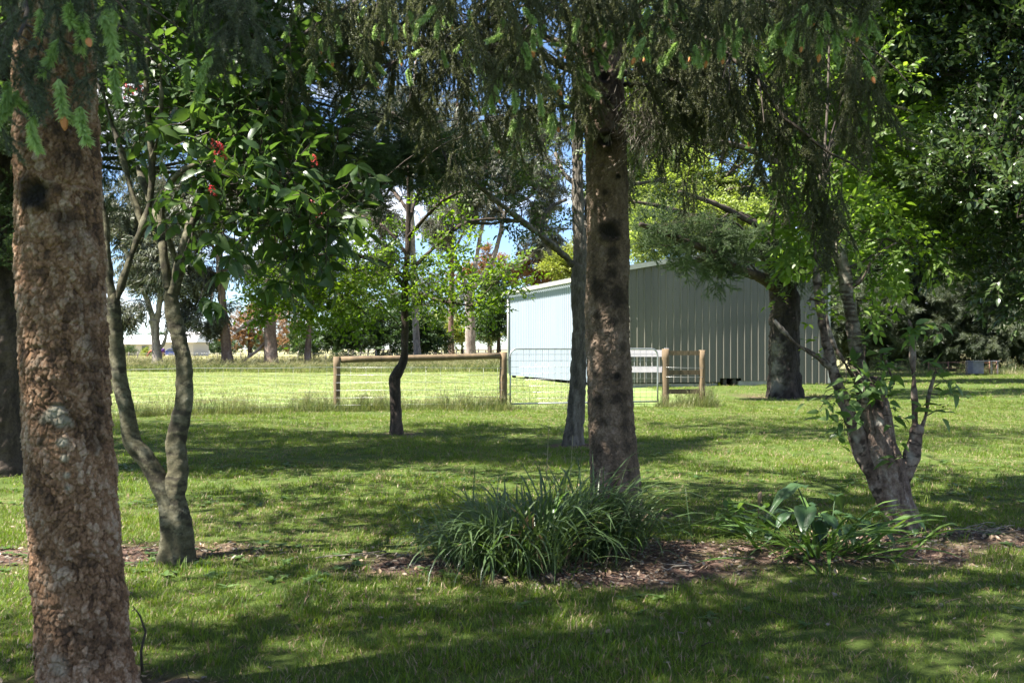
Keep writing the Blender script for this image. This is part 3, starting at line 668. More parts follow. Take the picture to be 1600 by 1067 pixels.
# ------------------------------------------------------------------ metal shed
M['shed_wall'] = plain_mat('shed_wall', (.155, .143, .118), (.105, .098, .081), rough=.42, scale=.9, stretch=(1, 1, .25), bump=.05, spec=.4)  # same sheeting as the side, darkened: the gable's shade is put into the colour
M['shed_side_sunlit'] = plain_mat('shed_side_sunlit', (.245, .28, .325), (.215, .245, .285), rough=.4, scale=.9, stretch=(1, 1, .25), bump=.04, spec=.4)  # sunlit copy of the same sheeting, paler and bluer
M['shed_trim'] = plain_mat('shed_trim', (.42, .42, .38), (.34, .34, .30), rough=.45, scale=3, bump=.05)
M['shed_dark'] = plain_mat('shed_dark', (.09, .08, .07), (.05, .045, .04))
M['concrete'] = plain_mat('concrete', (.36, .35, .32), (.25, .24, .22), scale=4)
M['steel'] = plain_mat('steel', (.50, .51, .52), (.36, .37, .38), rough=.38, metal=.75, scale=9, bump=.05)
SO = np.array([3.586, 36.0, 0.0]); SL = np.array([-.279, .960, 0]); SF = np.array([.960, .279, 0]); UP = np.array([0, 0, 1.0])
SW, SD, EAVE, PITCH = 9.03, 13.4, 4.20, .178
def roof_z(s): return EAVE + PITCH * (s if s < SW / 2 else SW - s)
shed = thing('metal_shed', 'pale ribbed metal shed with low gable roof behind the farm gate', 'shed', SO)
def wall_sheet(o, along, out, s0, s1, z0, ztop, ribs, mat, name='wall_sheet'):
    """one sheet: flat pans with raised ribs, real section, folded from one skin with a little thickness"""
    prof = [(s0, 0)]
    for r in ribs: prof += [(r - .045, 0), (r - .016, .042), (r + .016, .042), (r + .045, 0)]
    prof.append((s1 - .001, 0)); prof = [p for p in prof if s0 <= p[0] <= s1]
    mb = MB(); V = []
    for off in (0, -.004):
        for s, h in prof: V += [o + along * s + out * (h + off) + UP * z0, o + along * s + out * (h + off) + UP * ztop(s)]
    k = len(prof); q = [(2*i, 2*i+2, 2*i+3, 2*i+1) for i in range(k - 1)]; q += [(2*k + 2*i+1, 2*k + 2*i+3, 2*k + 2*i+2, 2*k + 2*i) for i in range(k - 1)]
    mb.add(np.array(V) - SO, q=q); return obj(name, mb.build(name, [mat], False), shed)
npan = 31; pw = SW / npan; OF = -SL; OL = -SF                    # outward normals of gable and side
for k in range(npan):
    s0 = k * pw; z0 = .16 if s0 < 4.3 else .30 if s0 < 5.1 else .20 if s0 < 7.6 else .05
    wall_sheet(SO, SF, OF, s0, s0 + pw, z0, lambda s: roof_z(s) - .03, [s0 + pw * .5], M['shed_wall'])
nside = 17; sw = SD / nside
for k in range(nside):
    wall_sheet(SO, SL, OL, k * sw, (k + 1) * sw, .12, lambda s: EAVE - .08, [k * sw + sw * (.17 + .33 * j) for j in range(3)], M['shed_side_sunlit'])
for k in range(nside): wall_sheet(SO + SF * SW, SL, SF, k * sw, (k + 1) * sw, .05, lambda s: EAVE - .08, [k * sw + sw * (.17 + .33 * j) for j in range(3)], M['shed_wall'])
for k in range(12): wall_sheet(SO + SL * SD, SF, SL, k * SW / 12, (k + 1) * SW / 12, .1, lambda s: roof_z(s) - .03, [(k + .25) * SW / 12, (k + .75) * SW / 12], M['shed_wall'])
mb = MB()                                                        # roof skins with ribs running down the slope
for sgn in (0, 1):
    nr = 20
    for k in range(nr):
        t0, t1 = k * (SD + .3) / nr - .15, (k + 1) * (SD + .3) / nr - .15
        e = SO - SF * .16 if sgn == 0 else SO + SF * (SW + .16)
        r = SO + SF * SW / 2
        ze, zr = EAVE - PITCH * .16 + .03, roof_z(SW / 2) + .03
        for (ta, tb, h) in ((t0, t1 - .06, 0), (t1 - .06, t1, .035)):
            V = [e + SL*ta + UP*(ze+h), e + SL*tb + UP*(ze+h), r + SL*tb + UP*(zr+h), r + SL*ta + UP*(zr+h), e + SL*ta + UP*(ze-.015), e + SL*tb + UP*(ze-.015), r + SL*tb + UP*(zr-.015), r + SL*ta + UP*(zr-.015)]
            mb.add(np.array(V) - SO, q=[(0,1,2,3),(7,6,5,4),(0,4,5,1),(1,5,6,2),(2,6,7,3),(3,7,4,0)])
obj('roof', mb.build('roof', [M['shed_trim']], False), shed)
mb = MB()                                                        # eave gutter, barge cappings, corner flashing, downpipe
def bar(a, b, w, h, out, mb): 
    a, b = np.asarray(a), np.asarray(b); d = b - a; L = np.linalg.norm(d); d /= L; o2 = np.asarray(out); u = np.cross(o2, d); u /= np.linalg.norm(u)
    u = u if u[2] > 0 else -u
    mb.obox(a - SO, d, o2, u, (0, 0, 0), (L, w, h))
bar(SO + OL*.18 - SL*.15 + UP*(EAVE-.17), SO + OL*.18 + SL*(SD+.15) + UP*(EAVE-.17), .12, .13, OL, mb); obj('gutter', mb.build('gutter', [M['shed_trim']], False), shed)
for s0, s1 in ((-.17, SW/2), (SW + .17, SW/2)):
    mb = MB(); bar(SO + OF*.16 + SF*s0 + UP*(roof_z(max(0, min(SW, s0))) - .09), SO + OF*.16 + SF*s1 + UP*(roof_z(s1) - .06), .03, .17, OF, mb); obj('barge_capping', mb.build('barge_capping', [M['shed_trim']], False), shed)
for c, oo in ((SO, (OF, OL)), (SO + SF*SW, (OF, SF))):
    mb = MB(); mb.obox(c - SO, oo[0], oo[1], UP, (-.06, -.06, .08), (.045, .045, EAVE - .1)); obj('corner_flashing', mb.build('corner_flashing', [M['shed_trim']], False), shed)
mb = MB(); mb.tube(np.array([SO + OL*.1 + SL*(SD-.2) + UP*z - SO for z in (EAVE - .2, 2, .2)]), .045, 8); obj('downpipe', mb.build('downpipe', [M['shed_trim']]), shed)
mb = MB(); mb.obox((0, 0, 0), SF, SL, UP, (5.15, .02, -.3), (7.6, .5, .19)); mb.obox((0, 0, 0), SF, SL, UP, (7.6, .05, -.3), (SW - .05, .5, .05)); mb.obox((0, 0, 0), SF, SL, UP, (.1, .08, -.3), (4.3, .4, .12))
obj('plinth', mb.build('plinth', [M['concrete']], False), shed)
for s in (4.55, 4.95): mb = MB(); mb.obox((0, 0, 0), SF, SL, UP, (s, .1, -.3), (s + .14, .26, .30)); obj('stump', mb.build('stump', [M['shed_dark']], False), shed)
for t in np.linspace(.4, SD - .5, 7): mb = MB(); mb.obox((0, 0, 0), SL, SF, UP, (t, .06, -.3), (t + .16, .22, .12)); obj('stump', mb.build('stump', [M['shed_dark']], False), shed)
mb = MB(); mb.obox((0, 0, 0), SF, SL, UP, (.05, .3, .30), (SW - .05, SD - .1, .36)); obj('floor_slab', mb.build('floor_slab', [M['shed_dark']], False), shed)
mb = MB()
for k in range(npan):
    for z in (1.0, 2.4, 3.6):
        c = SF * (k * pw + pw * .5 + .06) + OF * .006 + UP * z
        mb.obox(c, SF, UP, OF, (-.012, -.012, 0), (.012, .012, .008))
o = obj('screw_heads', mb.build('screw_heads', [M['shed_dark']], False), shed, kind='stuff')

# ------------------------------------------------------------------ fences and gate
M['treated_log'] = plain_mat('treated_log', (.205, .145, .085), (.085, .064, .040), rough=.85, scale=6, stretch=(1, 1, .3), bump=.5)
M['white_rail'] = plain_mat('white_rail', (.34, .33, .35), (.26, .25, .27), rough=.6, scale=5, bump=.1)
M['wire'] = plain_mat('wire', (.56, .56, .55), (.42, .42, .41), rough=.4, metal=.6, bump=0)
M['grey_timber'] = plain_mat('grey_timber', (.30, .27, .25), (.17, .15, .14), scale=4, bump=.4)
M['old_board'] = plain_mat('old_board', (.24, .235, .25), (.16, .155, .165), scale=5, bump=.2)
M['rusty'] = plain_mat('rusty', (.27, .13, .09), (.15, .08, .06), scale=20)
def log_part(name, root, a, b, r, mat, seed):
    g = rng(seed); a, b = np.asarray(a, float), np.asarray(b, float); n = 9; s = np.linspace(0, 1, n)[:, None]
    p = a * (1 - s) + b * s; p[1:-1] += g.normal(0, r * .06, (n - 2, 3)); mb = MB(); mb.tube(local(root, p), r * (1 + g.normal(0, .03, n)), 12)
    return obj(name, mb.build(name, [mat]), root)
def wire_part(root, pts, r=.0036, name='wire'):
    mb = MB(); mb.tube(local(root, pts), r, 4); return obj(name, mb.build(name, [M['wire']]), root)
def fy(x): return float(FENCE_Y(np.array(x, float)))
def gp(x, z=0.0, dy=0): y = fy(x) + dy; return np.array([x, y, float(H(x, y)) + z])
prf = thing('post_and_rail_fence', 'log post and rail fence strung with wire, left of the farm gate', 'fence', gp(-2.0))
xl, xr = -3.83, -.20
zt = lambda v, x: CAM_H - (v - HY) / FPX * fy(x)
log_part('post', prf, gp(xl, -.3), np.array([*gp(xl)[:2], zt(557, xl)]), .078, M['treated_log'], 1)
log_part('post', prf, gp(xr, -.3), np.array([*gp(xr)[:2], zt(550, xr)]), .088, M['treated_log'], 2)
log_part('rail', prf, gp(xl + .08)*[1,1,0] + [0,0,zt(562, xl)], gp(xr - .08)*[1,1,0] + [0,0,zt(556, xr)], .068, M['treated_log'], 3)
for z in (.14, .30, .46, .63, .80, .96): wire_part(prf, [gp(xl, z, -.09), gp((xl+xr)/2, z - .015, -.09), gp(xr, z, -.1)])
for x in np.arange(xl + .3, xr - .1, .32): wire_part(prf, [gp(x, .03, -.092), gp(x, .5, -.092), gp(x, .97, -.092)], .0022)
wf = thing('wire_fence', 'plain wire fence running left from the log fence corner post', 'fence', gp(-7))
for z, r in ((.14, .0028), (.30, .0028), (.44, .003), (.62, .0028), (.80, .0028), (.97, .005)):
    xs = np.linspace(xl, -13.5, 8); wire_part(wf, [gp(x, z - .01 * (i % 2), -.09) for i, x in enumerate(xs)], r)
for x in np.arange(-13.2, xl - .1, .34): wire_part(wf, [gp(x, .03, -.092), gp(x, .5, -.092), gp(x, .96, -.092)], .002)
for x in (-13.5, -9.6): log_part('post', wf, gp(x, -.3), gp(x, 1.1), .06, M['treated_log'], 5)
gate = thing('farm_gate', 'galvanised tubular farm gate with mesh infill and rounded top corners', 'gate', gp(-.02))
ga, gb = gp(-.04)*[1,1,0], gp(3.52)*[1,1,0]; gd = (gb - ga) / np.linalg.norm(gb - ga); GL = np.linalg.norm(gb - ga)
def gpt(s, z): return ga + gd * s + np.array([0, 0, z])
zb, ztp = .13, 1.40; R = .16
arc = lambda cx, cz, a0, a1: [gpt(cx + R*math.cos(a), cz + R*math.sin(a)) for a in np.linspace(a0, a1, 6)]
fr = [gpt(0, zb), gpt(0, .6)] + arc(R, ztp - R, math.pi, math.pi/2) + [gpt(GL/2, ztp)] + arc(GL - R, ztp - R, math.pi/2, 0) + [gpt(GL, .6), gpt(GL, zb)]
mb = MB(); mb.tube(local(gate, fr), .02, 8); mb.tube(local(gate, [gpt(0, zb), gpt(GL/2, zb), gpt(GL, zb)]), .02, 8); obj('frame', mb.build('frame', [M['steel']]), gate)
for z in np.linspace(.25, 1.27, 8): wire_part(gate, [gpt(.02, z), gpt(GL/2, z), gpt(GL - .02, z)], .0042)
for s in np.arange(.16, GL - .1, .155): wire_part(gate, [gpt(s, zb), gpt(s, .7), gpt(s, ztp - (.02 if .16 < s < GL - .18 else .07))], .0034)
for z in (.35, 1.15): mb = MB(); c = local(gate, gpt(-.06, z)); mb.tube([c - [.04, 0, 0], c, c + [.07, 0, 0]], .014, 6); obj('hinge', mb.build('hinge', [M['steel']]), gate)
mb = MB(); mb.tube(local(gate, [gpt(GL, 1.02), gpt(GL + .06, .95), gpt(GL + .13, 1.0)]), .007, 5); obj('chain', mb.build('chain', [M['steel']]), gate)
sf = thing('rail_stile', 'short three-rail timber fence panel between two log posts right of gate', 'fence', gp(4.1))
x0, x1 = 3.72, 4.66
log_part('post', sf, gp(x0, -.3), np.array([*gp(x0)[:2], zt(545, x0)]), .088, M['treated_log'], 6); log_part('post', sf, gp(x1, -.3), np.array([*gp(x1)[:2], zt(547, x1)]), .080, M['treated_log'], 7)
for v in (551.5, 582, 611.5):
    a, b = gp(x0 + .06)*[1,1,0], gp(x1 - .05)*[1,1,0]; d = (b - a) / np.linalg.norm(b - a); z = zt(v, 4.2); mb = MB()
    mb.obox(local(sf, a + [0, 0, z]), d, np.array([-d[1], d[0], 0]), UP, (0, -.03, -.055), (np.linalg.norm(b - a), .03, .055)); obj('rail', mb.build('rail', [M['treated_log']], False), sf)
for z in (.75, .98): wire_part(sf, [gp(x0, z, -.09), gp(4.2, z - .02, -.09), gp(x1, z - .03, -.09)], .004)
wr = thing('white_rail_fence', 'white two-rail fence seen through the gate mesh beside shed', 'fence', (3.1, 25.2, float(H(3.1, 25.2))))
for v, hh in ((552, .085), (577, .075)):
    a, b = np.array([2.4, 25.6, 0]), np.array([3.95, 25.0, 0]); d = (b - a) / np.linalg.norm(b - a); z = CAM_H - (v - HY) / FPX * 25.2; mb = MB()
    mb.obox(local(wr, a + [0, 0, z]), d, np.array([-d[1], d[0], 0]), UP, (0, -.02, -hh), (np.linalg.norm(b - a), .02, hh)); obj('rail', mb.build('rail', [M['white_rail']], False), wr)
for x, y in ((2.42, 25.66), (3.9, 25.09)): mb = MB(); mb.box(*[tuple(local(wr, np.array([x + s, y + s + .05, z]))) for s, z in ((-.05, -.2), (.05, 1.42))]); obj('post', mb.build('post', [M['white_rail']], False), wr)

# ------------------------------------------------------------------ far paddock: fences, house, horses, cars
pf = thing('paddock_fence', 'wire paddock fence on thin leaning posts behind the gum trees', 'fence', (-20, 70, 0))
for k, (u, lean) in enumerate(((201, .02), (213, .1), (268, .25), (282, -.1), (341, -.08), (376, .0), (404, .03), (462, .2), (508, .05), (545, -.03), (560, .02), (588, 0), (612, .06))):
    p = G(u, 72); q = p + [lean, 0, 1.15 + .12 * math.sin(k * 3)]; log_part('post', pf, p - [0, 0, .2], q, .035, M['grey_timber'], 30 + k)
for z in (.35, .7, 1.05): wire_part(pf, [[-33, 72.2, z], [-20, 72, z + .02], [-6, 72.1, z]], .006)
rf = thing('rail_yard_fence', 'long grey timber rail fence far across the paddock', 'fence', (-7, 125, 0))
ux = np.arange(552, 800, 11.5)
for k, u in enumerate(ux):
    p = G(u, 125); mb = MB(); hgt = 1.35 + .1 * math.sin(k * 2.3); mb.box(tuple(local(rf, p + [-.09, -.09, -.2])), tuple(local(rf, p + [.09, .09, hgt]))); obj('post', mb.build('post', [M['grey_timber']], False), rf)
for z in (.5, .9, 1.25): mb = MB(); a, b = local(rf, G(548, 124.85)), local(rf, G(800, 124.85)); mb.box((a[0], a[1], z - .06), (b[0], b[1] + .05, z + .06)); obj('rail', mb.build('rail', [M['grey_timber']], False), rf)

M['house_wall'] = plain_mat('house_wall', (.55, .50, .45), (.46, .41, .37)); M['house_roof'] = plain_mat('house_roof', (.82, .80, .79), (.74, .72, .71), rough=.5, scale=2, bump=0)
M['glass'] = plain_mat('glass', (.05, .06, .07), (.04, .045, .05), rough=.08, bump=0, spec=.6)
hs = thing('farm_house', 'low cream farmhouse with wide white roof far across the paddock', 'house', (-67, 185, 0))
def hb(name, lo, hi, mat): mb = MB(); mb.box(lo, hi); return obj(name, mb.build(name, [M[mat]], False), hs)
hb('wall', (-6, 0, 0), (2.6, 8, 2.3), 'house_wall'); hb('wall', (2.6, -1.5, 0), (8.2, 8, 2.6), 'house_wall')
def hip(name, x0, x1, y0, y1, z0, z1, inset):
    mb = MB(); v = [(x0,y0,z0),(x1,y0,z0),(x1,y1,z0),(x0,y1,z0),(x0+inset,(y0+y1)/2,z1),(x1-inset,(y0+y1)/2,z1)]
    mb.add(v, t=[(0,4,3),(1,2,5)], q=[(0,1,5,4),(2,3,4,5),(0,3,2,1)]); return obj(name, mb.build(name, [M['house_roof']], False), hs)
hip('roof', -6.8, 2.9, -.8, 8.8, 2.3, 4.0, 1.5); hip('roof', 2.1, 9.0, -2.3, 8.8, 2.62, 4.6, .6)
for x in (-4.6, -1.8): f = hb('window', (x, -.06, .9), (x + 1.3, -.004, 2.0), 'white_rail'); q = MB(); q.box((x+.08, -.09, .98), (x+1.22, -.064, 1.92)); obj('pane', q.build('pane', [M['glass']], False), f)
f = hb('window', (4.2, -1.56, .8), (6.6, -1.504, 2.0), 'white_rail'); q = MB(); q.box((4.3, -1.6, .9), (6.5, -1.564, 1.9)); obj('pane', q.build('pane', [M['glass']], False), f)
hb('door', (.9, -.06, .02), (1.8, -.004, 2.1), 'shed_dark')

def skin_body(name, root, verts, edges, radii, mat):
    import bmesh
    bm = bmesh.new(); sl = bm.verts.layers.skin.verify(); bv = [bm.verts.new(tuple(v)) for v in verts]
    for i, j in edges: bm.edges.new((bv[i], bv[j]))
    for k, r in enumerate(radii): bv[k][sl].radius = (r, r); bv[k][sl].use_root = (k == 0)
    me = bpy.data.meshes.new(name); bm.to_mesh(me); bm.free(); me.materials.append(mat); o = obj(name, me, root)
    sk = o.modifiers.new('skin', 'SKIN'); sk.use_smooth_shade = True; ss = o.modifiers.new('smooth', 'SUBSURF'); ss.levels = ss.render_levels = 1
    return o
def horse(root, coat, graze=True):
    """standing horse facing -X"""
    hz = [(-1.0, 0, 1.15), (-1.35, 0, .75), (-1.5, 0, .38), (-1.62, 0, .14)] if graze else [(-.98, 0, 1.5), (-1.18, 0, 1.78), (-1.4, 0, 1.72), (-1.62, 0, 1.5)]
    v = [(0, 0, 1.12), (-.45, 0, 1.12), (-.72, 0, 1.2), (.4, 0, 1.16), (.68, 0, 1.2)] + hz + [(.86, 0, 1.12), (.98, 0, .7)]
    r = [.29, .28, .25, .28, .26, .17, .13, .12, .07, .05, .05]
    e = [(0, 1), (1, 2), (0, 3), (3, 4), (2, 5), (5, 6), (6, 7), (7, 8), (4, 9), (9, 10)]
    for sx, top in ((-.62, 2), (.66, 4)):
        for sy in (-.17, .17):
            k = len(v); bx = .06 if sx > 0 else 0
            v += [(sx + bx*.3, sy, .85), (sx + bx, sy, .48), (sx, sy, .12), (sx - .05, sy, .03)]; r += [.11, .065, .045, .06]; e += [(top, k), (k, k+1), (k+1, k+2), (k+2, k+3)]
    return skin_body('body', root, v, e, r, coat)
M['coat_bay'] = plain_mat('coat_bay', (.30, .10, .06), (.18, .06, .04), rough=.5, scale=2, bump=0); M['coat_pinto'] = plain_mat('coat_pinto', (.72, .62, .58), (.30, .16, .11), rough=.6, scale=1.6, bump=0)
M['rug'] = plain_mat('rug', (.12, .05, .22), (.09, .04, .16)); M['mane'] = plain_mat('mane', (.03, .02, .02))
h1 = thing('horse', 'bay horse in a purple rug grazing before the far farmhouse', 'horse', G(247, 136)); horse(h1, M['coat_bay'])
mb = MB(); mb.tube([(-.74, 0, 1.17), (-.4, 0, 1.1), (0, 0, 1.1), (.4, 0, 1.13), (.86, 0, 1.13)], [.30, .36, .37, .36, .27], 12); obj('rug', mb.build('rug', [M['rug']]), h1)
for dx in (-1.12, -1.3): mb = MB(); mb.tube([(dx, 0, 1.15 + (dx + 1.12) * 1.6), (dx - .05, .05, .95 + (dx + 1.12) * 1.6), (dx - .02, .12, .72 + (dx + 1.12))], [.05, .06, .02], 5); obj('mane', mb.build('mane', [M['mane']]), h1)
h2 = thing('horse', 'pale patchy horse standing behind the far timber rail fence', 'horse', G(652, 132)); h2.rotation_euler.z = 1.1; horse(h2, M['coat_pinto'], False)
mb = MB(); mb.tube([(-1.1, 0, 1.85), (-.95, .08, 1.6), (-.8, .1, 1.38)], [.04, .07, .03], 5); obj('mane', mb.build('mane', [M['mane']]), h2)
M['car_white'] = plain_mat('car_white', (.8, .8, .8), (.78, .78, .78), rough=.25, bump=0, spec=.5); M['car_blue'] = plain_mat('car_blue', (.10, .14, .42), (.09, .12, .38), rough=.25, bump=0, spec=.5); M['tyre'] = plain_mat('tyre', (.02, .02, .02))
def car(label, loc, mat, rz):
    c = thing('parked_car', label, 'car', loc, 'cars parked across the paddock'); c.rotation_euler.z = rz
    prof = [(-2.1, .35), (-2.15, .75), (-1.9, .92), (-1.1, .98), (-.45, 1.42), (.9, 1.45), (1.6, 1.02), (2.1, .95), (2.15, .4)]
    mb = MB(); k = len(prof)
    ys = [(-.85, 1), (-.7, 1.0), (.7, 1.0), (.85, 1)]
    V = [(x, (-.85 if z < 1 else -.68), z) for x, z in prof] + [(x, (.85 if z < 1 else .68), z) for x, z in prof]
    q = [(i, i+1, k+i+1, k+i) for i in range(k - 1)] + [(k-1, 0, k, 2*k-1)]; t = []
    for o in (0, k):
        for i in range(1, k - 1): t.append((o, o+i, o+i+1) if o else (o, o+i+1, o+i))
    mb.add(V, t=t, q=q); obj('body', mb.build('body', [mat], False), c)
    for s in (-1, 1):
        mb = MB(); mb.add([(-.95, s*.862, 1.0), (-.42, s*.70, 1.36), (.84, s*.70, 1.38), (1.4, s*.86, 1.02)], q=[(0, 1, 2, 3)]); obj('window', mb.build('window', [M['glass']], False), c)
    for x in (-1.35, 1.35):
        for s in (-1, 1): mb = MB(); mb.tube([(x, s*.7, .32), (x, s*.88, .32)], .32, 14); obj('wheel', mb.build('wheel', [M['tyre']]), c)
car('small white car parked across the paddock, right of the farmhouse', G(311, 215), M['car_white'], .1)
car('blue car parked in front of the far farmhouse', G(268, 175), M['car_blue'], .35)

# low table and rusty rails by the pines
tb = thing('garden_table', 'weathered pale table standing before the dark pines', 'table', G(1530, 54.5))
mb = MB(); mb.box((-.55, -.4, .72), (.95, .4, .76)); obj('table_top', mb.build('table_top', [M['old_board']], False), tb)
mb = MB(); mb.box((-.5, -.34, .05), (.1, .3, .715)); obj('cabinet', mb.build('cabinet', [M['old_board']], False), tb)
for x, y in ((.85, -.33), (.85, .33), (.5, -.33), (-.53, .35)): mb = MB(); mb.box((x - .03, y - .03, -.05), (x + .03, y + .03, .718)); obj('leg', mb.build('leg', [M['grey_timber']], False), tb)
rr = thing('rusty_rail', 'low rusty pipe rail on short stakes beside the weathered table', 'rail', G(1485, 55.5))
for z in (.3, .62): mb = MB(); mb.tube([(-1.2, 0, z), (.5, .1, z + .03), (2.6, 0, z)], .025, 6); obj('pipe', mb.build('pipe', [M['rusty']]), rr)
for x in (-1.2, -.1, .9, 2.2, 2.6): mb = MB(); mb.tube([(x, .03, -.1), (x, .03, .7)], .03, 6); obj('stake', mb.build('stake', [M['rusty']]), rr)
# ------------------------------------------------------------------ leafy building blocks
def mats2(leaf, tw='twig'): return [M[leaf], M[tw]]
chestnut_sp = proto_set('chestnut_sprig', [sprig('chestnut_sprig', 100 + k, .34, 9, .125, .058, mats2('chestnut_leaf'), droop=.3, angle=55, twig_r=.005, side=1, hang=.25) for k in range(5)])
laurel_sp = proto_set('laurel_sprig', [sprig('laurel_sprig', 110 + k, .30, 22, .062, .030, mats2('laurel_leaf'), droop=.25, angle=50, whorl=True, side=2, twig_r=.003) for k in range(5)])
bright_sp = proto_set('bright_sprig', [sprig('bright_sprig', 120 + k, .36, 20, .085, .045, mats2('bright_leaf'), droop=.25, angle=55, side=2, twig_r=.003, hang=.1) for k in range(5)])
sprout_sp = proto_set('sprout_sprig', [sprig('sprout_sprig', 130 + k, .22, 11, .075, .032, mats2('sprout_leaf'), droop=.4, angle=48, whorl=True, side=1, twig_r=.003) for k in range(4)])
oak_sp = proto_set('oak_sprig', [sprig('oak_sprig', 140 + k, .42, 17, .085, .045, mats2('oak_leaf'), droop=.2, angle=55, side=3, twig_r=.003) for k in range(5)])
dull_sp = proto_set('dull_sprig', [sprig('dull_sprig', 145 + k, .42, 22, .075, .04, mats2('dull_leaf'), droop=.2, angle=55, side=3, twig_r=.003) for k in range(4)])
elm_sp = proto_set('elm_sprig', [sprig('elm_sprig', 150 + k, .9, 34, .16, .095, mats2('elm_leaf'), 'd', droop=.3, side=4, twig_r=.006) for k in range(4)])
gum_sp = proto_set('gum_sprig', [sprig('gum_sprig', 160 + k, .9, 36, .24, .055, mats2('gum_leaf'), 'd', droop=.3, side=4, twig_r=.008, hang=.9, bend=.35) for k in range(4)])
bronze_sp = proto_set('bronze_sprig', [sprig('bronze_sprig', 170 + k, .9, 34, .2, .10, mats2('bronze_leaf'), 'd', side=4, twig_r=.008, hang=.2) for k in range(4)])
hedge_sp = proto_set('hedge_sprig', [sprig('hedge_sprig', 180 + k, .9, 36, .22, .12, mats2('hedge_leaf'), 'd', side=4, twig_r=.006) for k in range(4)])
yellow_sp = proto_set('yellow_sprig', [sprig('yellow_sprig', 190 + k, .9, 30, .22, .12, mats2('yellow_leaf'), 'd', side=4, twig_r=.006) for k in range(4)])
spruce_sp = proto_set('spruce_spray', [needle_spray('spruce_spray', 200 + k, .45, mats2('needle'), 950, .017, .0050, 9, .34, .12, 45, fwd=62) for k in range(6)])
spruce_near_sp = proto_set('spruce_near_spray', [needle_spray('spruce_near_spray', 210 + k, .36, mats2('needle_blue'), 1500, .020, .0026, 7, .42, .15, 48, fwd=58) for k in range(5)])
cedar_sp = proto_set('cedar_spray', [needle_spray('cedar_spray', 220 + k, .5, mats2('cedar_needle'), 420, .03, .006, 9, .45, .06, 55, sub=1) for k in range(4)])
pine_sp = proto_set('pine_spray', [needle_spray('pine_spray', 230 + k, .8, mats2('pine_needle'), 180, .14, .016, 6, .45, .25, 50) for k in range(3)])
def dead_bunch(seed):
    g = rng(seed); mb = MB(); s = np.linspace(0, 1, 6)[:, None]
    for k in range(7):
        b = np.array([g.uniform(0, .15), g.normal(0, .05), g.normal(0, .05)]); d = np.array([1, g.normal(0, .28), g.normal(0, .28)]); L = g.uniform(.15, .42)
        p = b + s * d * L + s**2 * g.normal(0, .06, 3); p[1:] += g.normal(0, .008, (5, 3)); mb.tube(p, np.linspace(.0035, .0015, 6), 3, 0, False)
        for j in range(2): q = p[g.integers(1, 5)]; mb.tube(q + s * (d + g.normal(0, .6, 3)) * L * .3, np.linspace(.002, .001, 6), 3, 0, False)
    return mb.build('dead_twig_bunch', [M['dead_twig']])
dead_sp = proto_set('dead_twig_bunch', [dead_bunch(k) for k in range(4)])
shoot_meshes = []
for k in range(5):
    g_ = rng(300 + k); mb = MB(); L = .070; s = np.linspace(0, 1, 5)[:, None]; ax = np.hstack([s * L, s**2 * g_.normal(0, .008), -s**2 * .01])
    needle_axis(mb, ax, 4200, .021, .0058, g_, 0, 42, rad=.002, stem=0)
    if k == 0: mb.tube(ax[-1] + np.array([[0, 0, 0], [.008, 0, 0], [.02, 0, -.002], [.026, 0, -.003]]), [.005, .008, .005, .001], 6, 1)
    shoot_meshes.append(mb.build('shoot', [M['shoot'], M['bud_scale']], False))

# ------------------------------------------------------------------ spruces
def spruce_limb(root, pts, r0, g, hang, sprays, shoots=0, n=22, sub=10, sub_len=.55):
    """a limb with short side branches; returns hanging spray positions along it"""
    pts = np.asarray(pts, float); p = spline(pts, n) if len(pts) > 2 else spline(pts, n)
    p[1:-1] += g.normal(0, .012, (n - 2, 3)); mb = MB(); mb.tube(local(root, p), np.linspace(r0, r0 * .25, n), 7)
    sites = [p]; T = np.gradient(p, axis=0); T /= np.linalg.norm(T, axis=1, keepdims=True); s = np.linspace(0, 1, 6)[:, None]
    for k in range(sub):
        i = int(g.integers(3, n - 1)); sd = np.cross(T[i], UP); sd /= np.linalg.norm(sd) + 1e-9
        d = sd * (1 if k % 2 else -1) * g.uniform(.6, 1.1) + T[i] * .6; l2 = sub_len * g.uniform(.5, 1.2)
        q = p[i] + s * d * l2 - s**2 * UP * l2 * g.uniform(.1, .6); sites.append(q); mb.tube(local(root, q), np.linspace(r0 * .3, .003, 6), 4, 0, False)
    obj('branch', mb.build('branch', [M['twig']]), root)
    A = np.concatenate([np.stack([np.interp(np.linspace(0.12, 1, 40), np.linspace(0, 1, len(q)), q[:, c]) for c in range(3)], -1) for q in sites])
    pos, dirs, sc = [], [], []
    per = 5
    for c in range(max(1, sprays // per)):                      # tassels: several sprays hang together from one side twig
        a = A[g.integers(0, len(A))]; deep = g.uniform(hang[0], hang[1])
        for k in range(per):
            depth = deep * g.uniform(.45, 1.1); z = 0; b = a + g.normal(0, .05, 3) * [1, 1, .5]
            while z < depth:
                d = np.array([g.normal(0, .24), g.normal(0, .24), -1]); s1 = g.uniform(.6, 1.15); pos.append(b.copy()); dirs.append(d); sc.append(s1)
                b = b + d / np.linalg.norm(d) * .33 * s1; z += .33 * s1
    return np.array(pos), np.array(dirs), np.array(sc)
